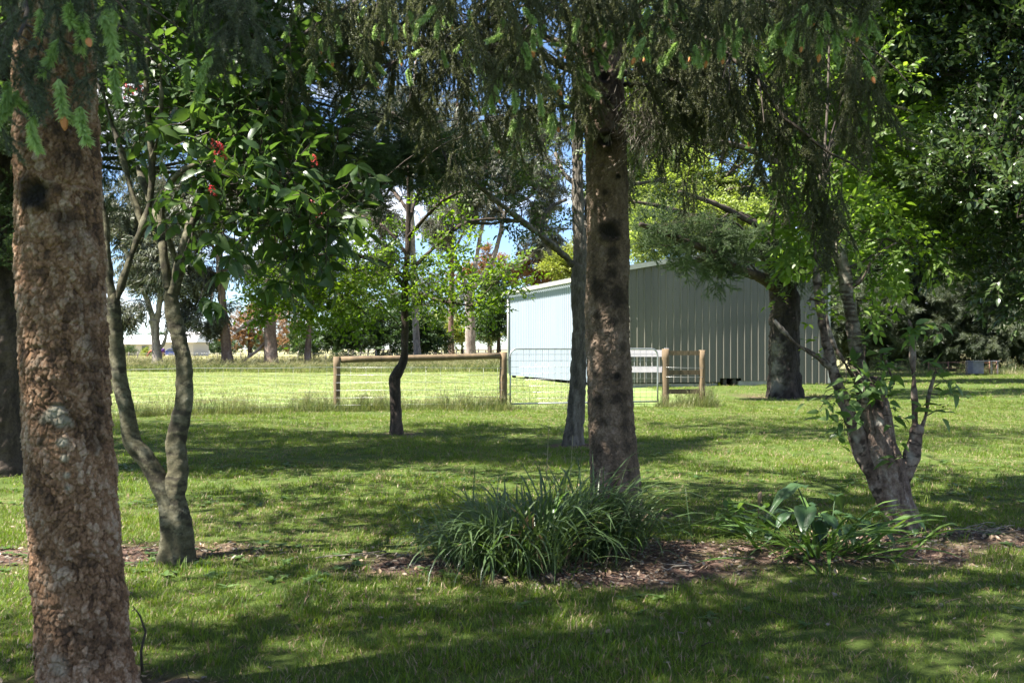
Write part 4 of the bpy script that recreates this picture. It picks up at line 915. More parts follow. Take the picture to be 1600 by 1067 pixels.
def whorls(root, base, z0, z1, lmax, seed, per=5, step=.5, skip=None, dens=9):
    g = rng(seed); P_, D_, S_ = [], [], []
    for z in np.arange(z0, z1, step):
        for k in range(per):
            a = g.uniform(0, 6.28); L = (lmax * (1 - (z - z0) / (z1 - z0 + 1)) + .3) * g.uniform(.7, 1.1)
            if skip and skip(a, z): continue
            s = np.linspace(0, 1, 6)[:, None]; d = np.array([math.cos(a), math.sin(a), 0]); st = np.array([base[0], base[1], z])
            p = st + s * d * L + UP * (s * .10 * L - s**2 * .26 * L)
            q = spruce_limb(root, p, .028, g, (.2, .55), int(dens * L / 2.5), n=12, sub=7, sub_len=.5)
            P_.append(q[0]); D_.append(q[1]); S_.append(q[2])
            q = p[np.minimum(g.integers(1, 6, 9), 5)] + g.normal(0, .12, (9, 3)); P_.append(q); D_.append(np.repeat(d[None], 9, 0) + g.normal(0, .5, (9, 3))); S_.append(g.uniform(.8, 1.3, 9))
    return np.concatenate(P_), np.concatenate(D_), np.concatenate(S_)
def hang_scatter(name, root, protos, npro, sets, seed):
    g = rng(seed); p = np.concatenate([s[0] for s in sets]); d = np.concatenate([s[1] for s in sets]); s = np.concatenate([s[2] for s in sets]); n = len(p)
    return scatter(name, root, protos, p, dir_euler(d, g.uniform(0, 6.28, n)), s, g.integers(0, npro, n))
def shoots_at(root, rows, seed):
    g = rng(seed); pos, dr, sc = [], [], []
    for u, v, d, k in rows:
        for j in range(k):
            pos.append(P(u + (j > 0) * g.normal(0, 15), v + (j > 0) * g.normal(0, 12), d + (j > 0) * g.normal(0, .06))); dr.append([g.normal(0, .4), g.normal(0, .35), -1 + g.normal(0, .25)]); sc.append(g.uniform(1.05, 1.6))
    n = len(pos); place_parts('shoot', root, shoot_meshes, np.array(pos), dir_euler(np.array(dr), g.uniform(0, 6.28, n)), np.array(sc), g.integers(0, 5, n))
    pos = np.array(pos); dr = np.array(dr)
    return pos - dr * .32 / np.linalg.norm(dr, axis=1, keepdims=True), dr, np.full(n, .85)

ns = thing('spruce_tree', 'thick spruce trunk with flaky orange-brown bark and white resin scar, nearest tree', 'tree', (*P(143, 900, 3.9)[:2], 0))
rows = [(148, 1175, 196), (136, 1067, 143), (121, 900, 131), (107, 700, 127), (97, 500, 126), (91, 300, 124), (86, 100, 115), (84, -60, 110)]
pp, rd = pxpath(rows, 3.9)
def sp(u, v, d, r, kind, amt=1.0, back=.15): return (P(u, v, d - back), r, kind, amt)
spots = [sp(86, 642, 3.9, .032, 'pale', .8), sp(95, 660, 3.9, .024, 'pale', .65), sp(92, 640, 3.9, .085, 'stain', .45), sp(98, 690, 3.9, .022, 'pale', .8), sp(101, 715, 3.9, .018, 'pale', .8), sp(104, 742, 3.9, .016, 'pale', .7), sp(106, 762, 3.9, .012, 'pale', .6),
         sp(60, 300, 3.9, .07, 'scar', .4), sp(50, 335, 3.9, .05, 'knob', .3), sp(103, 345, 3.9, .055, 'stain', .75), sp(120, 380, 3.9, .07, 'stain', .6), sp(135, 480, 3.9, .09, 'stain', .55), sp(75, 468, 3.9, .04, 'stain', .5),
         sp(128, 195, 3.9, .10, 'stain', .7), sp(110, 250, 3.9, .08, 'stain', .5), sp(140, 870, 3.9, .05, 'stain', .35), sp(135, 795, 3.9, .02, 'pale', .5), sp(95, 1035, 3.9, .04, 'pale', .45), sp(66, 690, 3.9, .03, 'stain', .7), sp(150, 1000, 3.9, .09, 'stain', .4)]
spots += [sp(143 + 4 * math.sin(v * .05), v, 3.9, .022, 'pale', .55, .12) for v in range(90, 420, 14)] + [sp(151, v, 3.9, .05, 'stain', .55, .08) for v in range(120, 700, 30)]
up_pts = np.array([pp[-1] - [0, 0, .06], pp[-1] + [-.05, .05, 1.5], pp[-1] + [-.1, .1, 5], pp[-1] + [-.15, .1, 10.5]])
bark_obj('trunk', ns, [bark_tube(pp, rd, 350, .0037, 'plate', 4, cell=.0185, depth=.0055, lobes=.02, flare=.0, spots=spots), bark_tube(up_pts, [rd[-1], .13, .09, .02], 24, .1, 'plate', 5, cell=.05, depth=.006)], M['spruce_bark'])
g = rng(500); near_sets = []
for pts, hang, k in (([(-1.78, 3.75, 3.35), P(150, -75, 3.3), P(140, -40, 2.9), P(135, 10, 2.75)], (.05, .2), 10), ([(-1.78, 3.8, 3.2), P(60, -40, 3.3), P(40, 30, 3.1), P(25, 60, 2.9)], (.03, .12), 5),
                     ([(-1.75, 3.9, 3.5), P(300, -90, 4.0), P(330, -60, 3.9), P(345, -25, 3.7)], (.05, .22), 12), ([(-1.7, 3.9, 3.3), P(180, -30, 3.7), P(180, 10, 3.5), P(175, 60, 3.4)], (.1, .25), 10),
                     ([(-1.85, 3.9, 3.1), P(10, 60, 3.7), P(-20, 110, 3.5), P(-20, 150, 3.4)], (.05, .2), 5)):
    near_sets.append(spruce_limb(ns, pts, .016, g, hang, k, n=14, sub=6, sub_len=.22))
near_sets.append(shoots_at(ns, [(62, 14, 2.9, 1), (125, 30, 2.75, 3), (160, 24, 2.75, 2), (92, 60, 2.8, 1), (178, 108, 3.3, 1), (92, 124, 2.8, 1), (28, 142, 2.9, 2), (46, 190, 2.9, 2), (126, 168, 2.8, 2), (10, 128, 3.0, 1), (182, 4, 3.3, 1), (306, 8, 3.8, 3), (336, 46, 3.7, 2), (322, 118, 3.7, 1), (292, 98, 3.7, 1), (20, 150, 3.0, 1), (330, 88, 3.6, 1)], 501))
hang_scatter('foliage', ns, spruce_near_sp, 5, near_sets, 502)
w1 = whorls(ns, (-1.9, 3.95), 4.4, 12.5, 2.9, 503, per=4, step=.7); hang_scatter('upper_foliage', ns, spruce_sp, 6, [w1], 504)

ms = thing('spruce_tree', 'straight spruce trunk with dark branch scars and hanging twigs, behind the big strappy clump', 'tree', (*P(964, 815, 8.07)[:2], 0))
rows = [(970, 845, 96), (963, 800, 76), (957, 700, 69), (952, 600, 66), (948, 500, 64), (950, 400, 62), (949, 300, 61), (946, 200, 60), (943, 100, 58), (941, -20, 54)]
pp, rd = pxpath(rows, 8.07)
S_ = lambda u, v, r, k, a=1.0: sp(u, v, 8.07, r, k, a, .15)
spots = [S_(945, 122, .06, 'scar', .5), S_(947, 218, .075, 'scar', .55), S_(948, 217, .02, 'pale', .7), S_(949, 160, .035, 'scar', .4), S_(930, 158, .03, 'scar', .4), S_(945, 300, .03, 'stain', .8), S_(966, 275, .03, 'scar', .4), S_(930, 325, .05, 'stain', .7),
         S_(953, 362, .10, 'scar', .3), S_(955, 395, .06, 'stain', .8), S_(955, 425, .05, 'stain', .8), S_(930, 450, .07, 'stain', .8), S_(965, 462, .10, 'stain', .75), S_(945, 470, .06, 'stain', .6), S_(958, 505, .04, 'stain', .8), S_(975, 540, .07, 'stain', .7),
         S_(935, 495, .04, 'stain', .7), S_(948, 520, .025, 'scar', .5), S_(962, 588, .045, 'scar', .4), S_(935, 625, .06, 'stain', .75), S_(962, 622, .05, 'stain', .8), S_(945, 660, .05, 'stain', .6), S_(930, 585, .03, 'scar', .4), S_(975, 640, .05, 'stain', .5), S_(933, 700, .06, 'stain', .5), S_(960, 780, .12, 'stain', .5), S_(953, 235, .03, 'stain', .5)]
spots += [S_(954 + 2 * math.sin(v), v, .028, 'stain', .75) for v in range(395, 470, 12)] + [S_(978, v, .05, 'stain', .5) for v in range(180, 760, 40)]
top = pp[-1]
bark_obj('trunk', ms, [bark_tube(pp, rd, 230, .0065, 'plate', 14, cell=.028, depth=.0055, lobes=.025, flare=.13, spots=spots), bark_tube([top - [0, 0, .06], top + [.05, 0, 2], top + [.05, .1, 5], top + [0, .1, 9]], [rd[-1], .13, .085, .02], 24, .1, 'plate', 15, cell=.05)], M['spruce_bark_old'])
g = rng(510); sets, dead = [], []
limbs = [([P(925, 128, 8.0), P(860, 92, 7.6), P(780, 62, 7.2), P(700, 60, 6.9), P(620, 95, 6.7), P(560, 140, 6.6)], .036, (.15, .5), 70),
         ([P(930, 60, 8.1), P(820, 0, 7.5), P(680, -40, 7.0), P(540, 10, 6.6), P(440, 80, 6.4)], .034, (.2, .55), 85),
         ([P(925, 172, 8.2), P(850, 165, 8.5), P(770, 190, 8.9), P(700, 225, 9.2)], .02, (.1, .4), 22),
         ([P(965, 118, 8.0), P(1010, 112, 7.8), P(1060, 128, 7.5), P(1130, 146, 7.3)], .03, (.12, .4), 30),
         ([P(960, 60, 8.0), P(1060, 40, 7.3), P(1170, 112, 6.9), P(1240, 200, 6.8), P(1345, 268, 6.7)], .03, (.2, .62), 95),
         ([P(965, 30, 8.0), P(1080, -30, 7.0), P(1220, 10, 6.5), P(1345, 80, 6.3)], .03, (.2, .62), 70),
         ([P(960, 172, 8.3), P(1040, 200, 8.8), P(1110, 250, 9.2)], .022, (.08, .28), 20),
         ([P(935, 90, 8.4), P(860, 60, 9.4), P(740, 40, 10.2), P(600, 40, 10.8)], .03, (.15, .4), 20),
         ([P(960, 40, 8.4), P(1050, 30, 9.4), P(1150, 90, 10.2), P(1220, 180, 10.6)], .03, (.1, .35), 25),
         ([P(935, 20, 7.8), P(760, -60, 7.6), P(560, -60, 7.8), P(420, -10, 8.0)], .03, (.3, .8), 42),
         ([P(945, 10, 7.8), P(880, -90, 6.4), P(820, -70, 5.2), P(800, -20, 4.9)], .028, (.2, .5), 22),
         ([P(950, 0, 7.7), P(940, -90, 6.2), P(925, -60, 5.4), P(920, -10, 5.2)], .024, (.1, .34), 12),
         ([P(960, -10, 8.0), P(1060, -90, 6.4), P(1200, -50, 5.2), P(1330, -10, 4.8)], .03, (.02, .2), 30)]
for pts, r, hang, k in limbs:
    sets.append(spruce_limb(ms, pts, r, g, hang, k, sub=12, sub_len=.6)); q = sets[-1]; 
gq = rng(517); extra = [(float(gq.uniform(440, 1370)), float(gq.uniform(0, 115)), float(gq.uniform(4.9, 6.4)), 1) for _ in range(75)]
sets.append(shoots_at(ms, extra + [(822, 12, 4.9, 2), (834, 44, 4.9, 3), (815, 74, 4.9, 4), (733, 78, 5.4, 2), (797, 105, 5.0, 2), (771, 132, 5.0, 2), (803, 140, 5.0, 3), (764, 152, 5.6, 1), (850, 114, 5.2, 1), (864, 158, 5.6, 3), (878, 176, 5.6, 4), (856, 184, 5.6, 2), (910, 130, 5.4, 2), (922, 20, 5.2, 3), (932, 66, 5.3, 3), (930, 95, 5.3, 1), (957, 38, 5.3, 3), (950, 52, 5.3, 1), (1008, 58, 4.9, 3), (1036, 34, 5.0, 2),
                     (1015, 12, 5.0, 2), (1106, 62, 5.1, 2), (1122, 66, 5.0, 3), (1190, 52, 5.0, 3), (1236, 34, 4.8, 3), (1256, 48, 4.8, 3), (1302, 46, 4.8, 3), (1290, 18, 4.8, 2), (1332, 24, 4.8, 3), (1354, 14, 4.8, 2), (1270, 20, 4.8, 1), (1182, 184, 6.9, 3), (1164, 178, 6.9, 3), (1200, 190, 6.9, 3), (1172, 200, 6.9, 1), (1090, 78, 5.2, 1), (1060, 66, 5.2, 2), (755, 190, 6.6, 2), (820, 185, 6.4, 2), (845, 150, 6.3, 1), (735, 145, 6.6, 1), (880, 60, 5.4, 2), (905, 95, 5.5, 1), (868, 108, 5.5, 1), (1150, 60, 5.1, 1)], 511))
w2 = whorls(ms, (.85, 8.1), 5.0, 12.5, 3.0, 512, per=4, step=.65)
hang_scatter('foliage', ms, spruce_sp, 6, sets, 513); hang_scatter('upper_foliage', ms, spruce_sp, 6, [w2], 514)
hang_scatter('dead_twigs', ms, dead_sp, 4, dead + [spruce_limb(ms, [P(965, 130, 8.1), P(1010, 135, 7.9), P(1060, 165, 7.8), P(1100, 200, 7.7)], .02, g, (.1, .4), 16), spruce_limb(ms, [P(940, 100, 8.2), P(860, 60, 7.9), P(760, 30, 7.6), P(690, 20, 7.5)], .02, g, (.2, .6), 22)], 515)

# ------------------------------------------------------------------ dark cedar at the left edge, with flat pads of foliage
def pads(rows, rx, ry, rz, n): return [(P(u, v, d), (rx * k, ry * k, rz * k), int(n * k * k)) for u, v, d, k in rows]
ct = thing('cedar_tree', 'dark cedar trunk at the left edge behind the flaky spruce', 'tree', (-5.85, 11.2, 0))
cp = np.array([(-5.8, 11.2, -.1), (-5.85, 11.2, 1.2), (-5.9, 11.25, 3), (-5.9, 11.3, 6), (-5.95, 11.3, 12)])
bark_obj('trunk', ct, [bark_tube(cp, [.40, .36, .33, .25, .04], 90, .025, 'furrow', 31, cell=.07, depth=.022, lobes=.05, flare=.25)], M['dark_bark'])
att = spline(cp, 30)[8:]
crown(ct, att, pads([(640, 212, 13.6, .7), (600, 262, 13.2, .85), (680, 262, 13.4, .6), (560, 318, 12.8, .6), (500, 240, 12.6, .9), (490, 315, 12.6, .55), (420, 205, 12.2, .9), (330, 150, 12, .9), (450, 130, 12.4, 1.0), (130, 220, 11, 1.1), (250, 20, 11.8, 1.0), (380, 50, 12, 1.0), (30, 340, 11.2, 1.0), (20, 200, 11, 1.3), (20, 420, 11.1, .7), (60, 60, 11.5, 1.5), (530, 80, 13, .9)], .95, .8, .16, 90),
      cedar_sp, 4, M['twig'], 530, (.7, 1.15), .15, .5, limb_r=.045, twigs=6, shell=.5)
g = rng(531); tops = [(np.array([-5.9 + g.normal(0, 1.6) * (1 - (z - 5) / 10), 11.3 + g.normal(0, 1.6) * (1 - (z - 5) / 10), z]), (1.5 * (1.15 - (z - 5) / 9), 1.5 * (1.15 - (z - 5) / 9), .35), 60) for z in np.arange(5.0, 12.5, .42)]
crown(ct, att, tops, cedar_sp, 4, M['twig'], 532, (1.1, 1.7), .2, .6, limb_r=.04, twigs=3, name='upper_crown')

# ------------------------------------------------------------------ red-flowering chestnut with two stems
ch = thing('chestnut_tree', 'two-stemmed chestnut with lichen-marked grey stems, big leaves and red flowers', 'tree', (*P(275, 880, 6.5)[:2], 0))
def stem_thin(rows, d, seg, step, seed, k=.84, **kw): return stem([(q[0], q[1], q[2] * (k if q[1] < 780 else .95), *q[3:]) for q in rows], d, seg, step, seed, **kw)
def stem(rows, d, seg, step, seed, kind='birch', cell=.24, depth=.005, lobes=.05, flare=0, spots=()): pp, rd = pxpath(rows, d); return bark_tube(pp, rd, seg, step, kind, seed, cell, depth, lobes, flare, spots), pp
c6 = lambda u, v, r, k, a=1.0: sp(u, v, 6.5, r, k, a, .08)
parts, paths = [], []
for rows, kw in (
    ([(277, 893, 56), (279, 850, 45), (276, 810, 42), (271, 775, 39), (279, 740, 35), (276, 690, 32), (287, 630, 27), (288, 590, 29), (284, 550, 26), (270, 490, 25), (265, 445, 24), (263, 425, 12)], dict(seg=100, step=.010, flare=.22, lobes=.10, spots=[c6(256, 682, .045, 'knob', .55), c6(256, 682, .02, 'scar', .3), c6(275, 760, .024, 'scar', .3), c6(260, 835, .03, 'stain', .6), c6(283, 655, .018, 'scar', .3), c6(290, 745, .03, 'stain', .4)])),
    ([(270, 795, 36), (251, 757, 36), (229, 718, 32), (205, 690, 33), (197, 640, 28), (186, 590, 28), (180, 520, 26), (178, 475, 24), (177, 455, 11)], dict(seg=80, step=.011, lobes=.08, spots=[c6(205, 705, .028, 'scar', .3), c6(205, 695, .02, 'pale', .6), c6(183, 560, .018, 'scar', .3)])),
    ([(178, 475, 18), (170, 430, 13), (168, 390, 11), (164, 340, 9), (150, 280, 7)], dict(seg=24, step=.02)),
    ([(180, 475, 19), (198, 420, 15), (214, 375, 16), (230, 335, 14), (238, 265, 13), (232, 190, 12), (228, 110, 10), (232, 20, 9, .1), (225, -80, 7, .2)], dict(seg=32, step=.016)),
    ([(222, 352, 13), (205, 300, 11, .1), (190, 240, 10, .2), (176, 200, 9, .3), (160, 140, 7, .4)], dict(seg=24, step=.02)),
    ([(238, 250, 9), (248, 205, 8, -.1), (252, 160, 7, -.15), (250, 100, 5, -.2)], dict(seg=20, step=.02)),
    ([(264, 450, 20), (256, 400, 15), (250, 350, 13, .1), (232, 310, 11, .3), (215, 260, 8, .5)], dict(seg=26, step=.018)),
    ([(270, 460, 21), (283, 410, 19), (295, 365, 17), (310, 320, 15, .1), (318, 270, 12, .2), (322, 190, 10, .3), (330, 90, 7, .4)], dict(seg=32, step=.016)),
    ([(280, 420, 9), (262, 370, 8, -.1), (255, 320, 7, -.2), (280, 270, 6, -.3), (330, 250, 4, -.4)], dict(seg=18, step=.02)),
    ([(308, 320, 9), (350, 290, 7, -.1), (400, 330, 6, -.2), (425, 352, 5, -.3), (470, 368, 4, -.3)], dict(seg=18, step=.02)),
    ([(316, 270, 8), (360, 220, 6, .2), (420, 180, 5, .3), (480, 170, 4, .4)], dict(seg=18, step=.02))):
    r, pth = stem_thin(rows, 6.5, seed=40 + len(parts), **kw); parts.append(r); paths.append(pth)
bark_obj('trunk', ch, parts[:2], M['smooth_bark'])
for r in parts[2:]: bark_obj('branch', ch, [r], M['smooth_bark'])
att = np.concatenate(paths[2:])
def blobs(rows, n): return [(P(u, v, d), (r, r * .9, r * .75), int(n * (r / .6)**2)) for u, v, d, r in rows]
ch_rows = [(345, 205, 6.5, .5), (410, 230, 6.4, .5), (460, 275, 6.3, .45), (385, 290, 6.3, .48), (300, 170, 6.8, .5), (330, 110, 6.8, .55), (260, 130, 7.0, .5), (430, 150, 6.7, .4), (480, 320, 6.2, .4), (430, 335, 6.2, .38), (500, 360, 6.2, .25), (395, 60, 7, .5), (180, 100, 7.2, .5), (290, 40, 7.2, .5), (340, 330, 6.3, .3), (250, -80, 7, .8), (380, -90, 7, .8), (150, -60, 7.1, .8), (300, -200, 7, 1.0)]
ch_top = [(np.array([-2.3 + a, 6.8 + b, z]), (1.25, 1.25, 1.0), 92) for a, b, z in ((-1.5, .4, 5.2), (0, .2, 6.4), (1.3, .6, 5.8), (-.6, 1.6, 5.8), (.5, -1.3, 5.6), (-2.4, 1.4, 4.6), (-2.2, -.8, 5.0), (-.2, .2, 7.4), (.6, 1.9, 6.6), (-3.2, 2.6, 5.6), (-1.6, 3.0, 6.4), (-3.4, .6, 5.8))]
crown(ch, att, ch_top, chestnut_sp, 5, M['twig'], 542, (.75, 1.1), .1, .6, limb_r=.02, twigs=4, twig_r=.005, shell=.4, keep=-.1, nscale=3.2, name='upper_crown')
P_ch, _ = crown(ch, att, blobs(ch_rows, 40), chestnut_sp, 5, M['twig'], 540, (.75, 1.15), .1, .6, keep=-.15, nscale=2.2, limb_r=.012, twigs=6, twig_r=.004)
lmesh = []
for k in range(4): v, q = leaf_shape(.135, .064, .2, .3 + .1 * k, .04 * (k - 1.5)); lmesh.append(mesh('leaf', v, None, q, [M['chestnut_leaf']]))
g = rng(541); pos, rot, sc = [], [], []
spr = [(330, 472, 5.9, 6), (345, 480, 5.9, 4), (312, 470, 5.9, 3), (432, 442, 6.0, 7), (410, 450, 6.0, 4), (458, 445, 6.0, 3), (525, 352, 6.1, 5), (505, 330, 6.1, 5), (350, 425, 6.0, 4), (380, 400, 6.1, 6), (300, 400, 6.2, 4), (470, 395, 6.1, 6), (530, 385, 6.1, 3), (440, 385, 6.1, 5), (560, 345, 6.2, 3)]
spr += [(u + g.normal(0, 45), v + g.normal(0, 38), d - r * .7, 5) for (u, v, d, r) in ch_rows[:12] for _ in range(4)]
mb = MB()
for u, v, d, k in spr:
    c = P(u, v, d); 
    i = int(np.argmin(np.linalg.norm(P_ch - c, axis=1))); limb(mb, P_ch[i], c, .004, .002, g, .05, 5, 4)
    for j in range(k):
        a = g.uniform(0, 6.28); pos.append(c); rot.append(dir_euler(np.array([math.cos(a), math.sin(a), -.45 + g.normal(0, .4)]), g.normal(0, .7))); sc.append(g.uniform(.5, 1.25))
mb.v = [local(ch, v) for v in mb.v]; obj('twigs', mb.build('twigs', [M['twig']]), ch, kind='stuff')
place_parts('leaf', ch, lmesh, np.array(pos)[:300], np.array(rot)[:300], np.array(sc)[:300], g.integers(0, 4, 300))
def panicle(seed):
    g = rng(seed); mb = MB(); mb.tube([(0, 0, 0), (.005, 0, .06), (0, .005, .11)], [.002, .002, .001], 4, 1)
    for z in np.linspace(.02, .11, 16):
        a = g.uniform(0, 6.28); w = .03 * (1.1 - z / .13); c = np.array([math.cos(a) * w, math.sin(a) * w, z]); k = 5; aa = np.arange(k) * 1.257
        dd = np.stack([np.cos(a) + .8 * np.cos(aa), np.sin(a) + .8 * np.sin(aa), .5 * np.sin(aa * 2)], -1); put(mb, diamond(.017, .010, .3), np.repeat(c[None], k, 0), dir_euler(dd, 0 * aa), np.ones(k)); mb.tube([(0, 0, z - .008), c], .001, 3, 1, False)
    return mb.build('flower', [M['flower'], M['twig']], False)
fl = [panicle(k) for k in range(3)]
place_parts('flower', ch, fl, np.array([P(344, 258, 5.95), P(332, 312, 6.0), P(496, 330, 6.0), P(491, 264, 6.0), P(204, 156, 6.5), P(338, 240, 6.0), P(500, 340, 5.9), P(215, 152, 6.5)]), g.normal(0, .25, (8, 3)), np.array([1.15, .8, .8, .75, 1, .8, .6, .8]), np.arange(8) % 3)

# ------------------------------------------------------------------ slender trees near the fence
tt = thing('oak_sapling', 'slender dark trunk with a sharp kink, standing before the log fence', 'tree', (*P(620, 680, 16.1)[:2], 0))
parts, paths = [], []
for k, rows in enumerate(([(620, 686, 22), (619, 655, 16), (617, 610, 16), (617, 592, 17), (624, 578, 14), (631, 560, 11), (633, 520, 10), (633, 445, 9.5), (637, 385, 8), (638, 300, 6), (640, 230, 5), (642, 120, 4), (640, 0, 3)],
                          [(632, 448, 7), (612, 425, 6, -.2), (590, 407, 5, -.5), (555, 400, 4.5, -.7), (510, 398, 4, -1), (470, 402, 3, -1.2)], [(634, 440, 6, 0), (650, 415, 5.5, .2), (675, 390, 5, .4), (705, 362, 5, .6), (740, 345, 4, .8), (795, 342, 3, 1)],
                          [(637, 400, 5), (615, 370, 4, .3), (585, 345, 4, .6), (545, 335, 3, 1)], [(637, 372, 5), (660, 345, 4.5, -.4), (690, 315, 4, -.8), (720, 300, 3, -1)], [(638, 330, 4), (615, 300, 3.5, .4), (590, 280, 3, .7), (560, 262, 2, 1)],
                          [(638, 350, 4), (655, 300, 3.5, .3), (680, 285, 3, .6), (720, 290, 2.5, .9)], [(633, 452, 4), (655, 458, 3.5, -.3), (690, 470, 3, -.6), (740, 478, 2, -.8)], [(634, 436, 4), (612, 416, 4, .5), (590, 420, 3, .9), (550, 440, 3, 1.3), (520, 450, 2, 1.6)])):
    r, pth = stem(rows, 16.1, 40 if k == 0 else 12, .03, 60 + k, 'furrow', .05, .006, .06, .12 if k == 0 else 0); parts.append(r); paths.append(pth)
bark_obj('trunk', tt, parts[:1], M['dark_bark'])
for r in parts[1:]: bark_obj('branch', tt, [r], M['dark_bark'])
crown(tt, np.concatenate(paths), blobs([(690, 440, 16, .55), (730, 470, 15.6, .5), (760, 455, 15.6, .4), (660, 480, 15.8, .35), (720, 388, 16.4, .35), (505, 455, 15.2, .7), (560, 430, 15.4, .6), (470, 430, 15, .5), (540, 470, 15.4, .6), (450, 470, 15, .5), (585, 455, 16.6, .4), (610, 430, 16.5, .4), (545, 345, 16.8, .3), (590, 375, 16.8, .3), (700, 310, 15.4, .3), (790, 430, 15.4, .3), (640, 400, 15.8, .3), (480, 480, 15, .45)], 70), oak_sp, 5, M['twig'], 545, (.65, 1.1), .2, .6, keep=-.1, nscale=1.6, limb_r=.012, twigs=9, twig_r=.005)
crown(tt, np.concatenate(paths[:1])[-14:], [(np.array([-1.8 + a, 16.1 + b, z]), (1.6, 1.6, 1.0), 42) for a, b, z in ((0, 0, 8.9), (-1.2, .5, 8.2), (1.3, .3, 8.4), (.3, -1.1, 8.2), (0, 1.4, 8.6), (-1, -1, 9.4), (.8, .8, 9.6))], oak_sp, 5, M['twig'], 546, (.8, 1.2), .2, .6, limb_r=.02, twigs=5, name='upper_crown')

st = thing('slim_tree', 'slim leaning trunk with ridged grey bark just left of the straight spruce', 'tree', (*P(895, 697, 14.3)[:2], 0))
parts, paths = [], []
for k, rows in enumerate(([(895, 703, 36), (896, 680, 29), (899, 640, 25), (904, 580, 22), (905, 520, 19), (904, 470, 20), (906, 425, 23), (907, 400, 19), (904, 340, 16), (902, 280, 14), (903, 200, 13), (906, 100, 11), (905, -40, 9), (900, -250, 5)],
                          [(908, 420, 15), (916, 370, 13, .2), (922, 310, 12, .3), (928, 220, 10, .5), (935, 100, 8, .7)], [(896, 415, 9), (880, 398, 8, -.2), (850, 372, 7, -.5), (815, 345, 6, -.8), (770, 310, 5, -1.2), (735, 280, 3, -1.5), (700, 270, 2, -1.7)],
                          [(815, 345, 4, -.8), (790, 345, 3.5, -.6), (765, 350, 2.5, -.5), (730, 346, 2, -.4)], [(850, 372, 4, -.5), (845, 350, 3.5, -.5), (860, 325, 3, -.4), (885, 312, 2.5, -.2)], [(903, 290, 6), (880, 270, 5, .4), (868, 240, 4, .7)], [(905, 330, 6), (930, 300, 5, 1.0), (980, 290, 4, 1.6), (1040, 280, 3, 2.2)])):
    r, pth = stem(rows, 14.3, 64 if k == 0 else 16, .022, 70 + k, 'furrow', .035, .012, .05, .12 if k == 0 else 0); parts.append(r); paths.append(pth)
bark_obj('trunk', st, parts[:2], M['grey_bark'])
for r in parts[2:]: bark_obj('branch', st, [r], M['grey_bark'])
crown(st, np.concatenate(paths), blobs([(760, 290, 13.2, .5), (810, 320, 13.5, .45), (790, 265, 13.6, .5), (720, 255, 13, .5), (860, 250, 14, .5), (840, 300, 13.8, .35), (690, 240, 13, .45), (880, 360, 14.6, .3), (960, 260, 15.6, .7), (1030, 290, 16.2, .7), (880, 200, 14.4, .6), (1000, 210, 16, .8)], 34), dull_sp, 4, M['twig'], 547, (.6, .95), .2, .6, keep=-.1, nscale=1.6, limb_r=.013, twigs=8, twig_r=.004)
crown(st, np.concatenate(paths[:1])[-6:], [(np.array([.9 + a, 14.3 + b, z]), (1.8, 1.8, 1.2), 55) for a, b, z in ((0, 0, 8.0), (-1.6, .5, 8.0), (1.6, .3, 8.0), (.3, -1.5, 8.0), (0, 1.7, 8.2), (-1, -1, 9), (.8, .8, 9.4), (0, 0, 10), (2.8, 0, 8.2), (-2.6, -.4, 8.4))], dull_sp, 4, M['twig'], 548, (.8, 1.3), .2, .6, limb_r=.03, twigs=5, name='upper_crown')

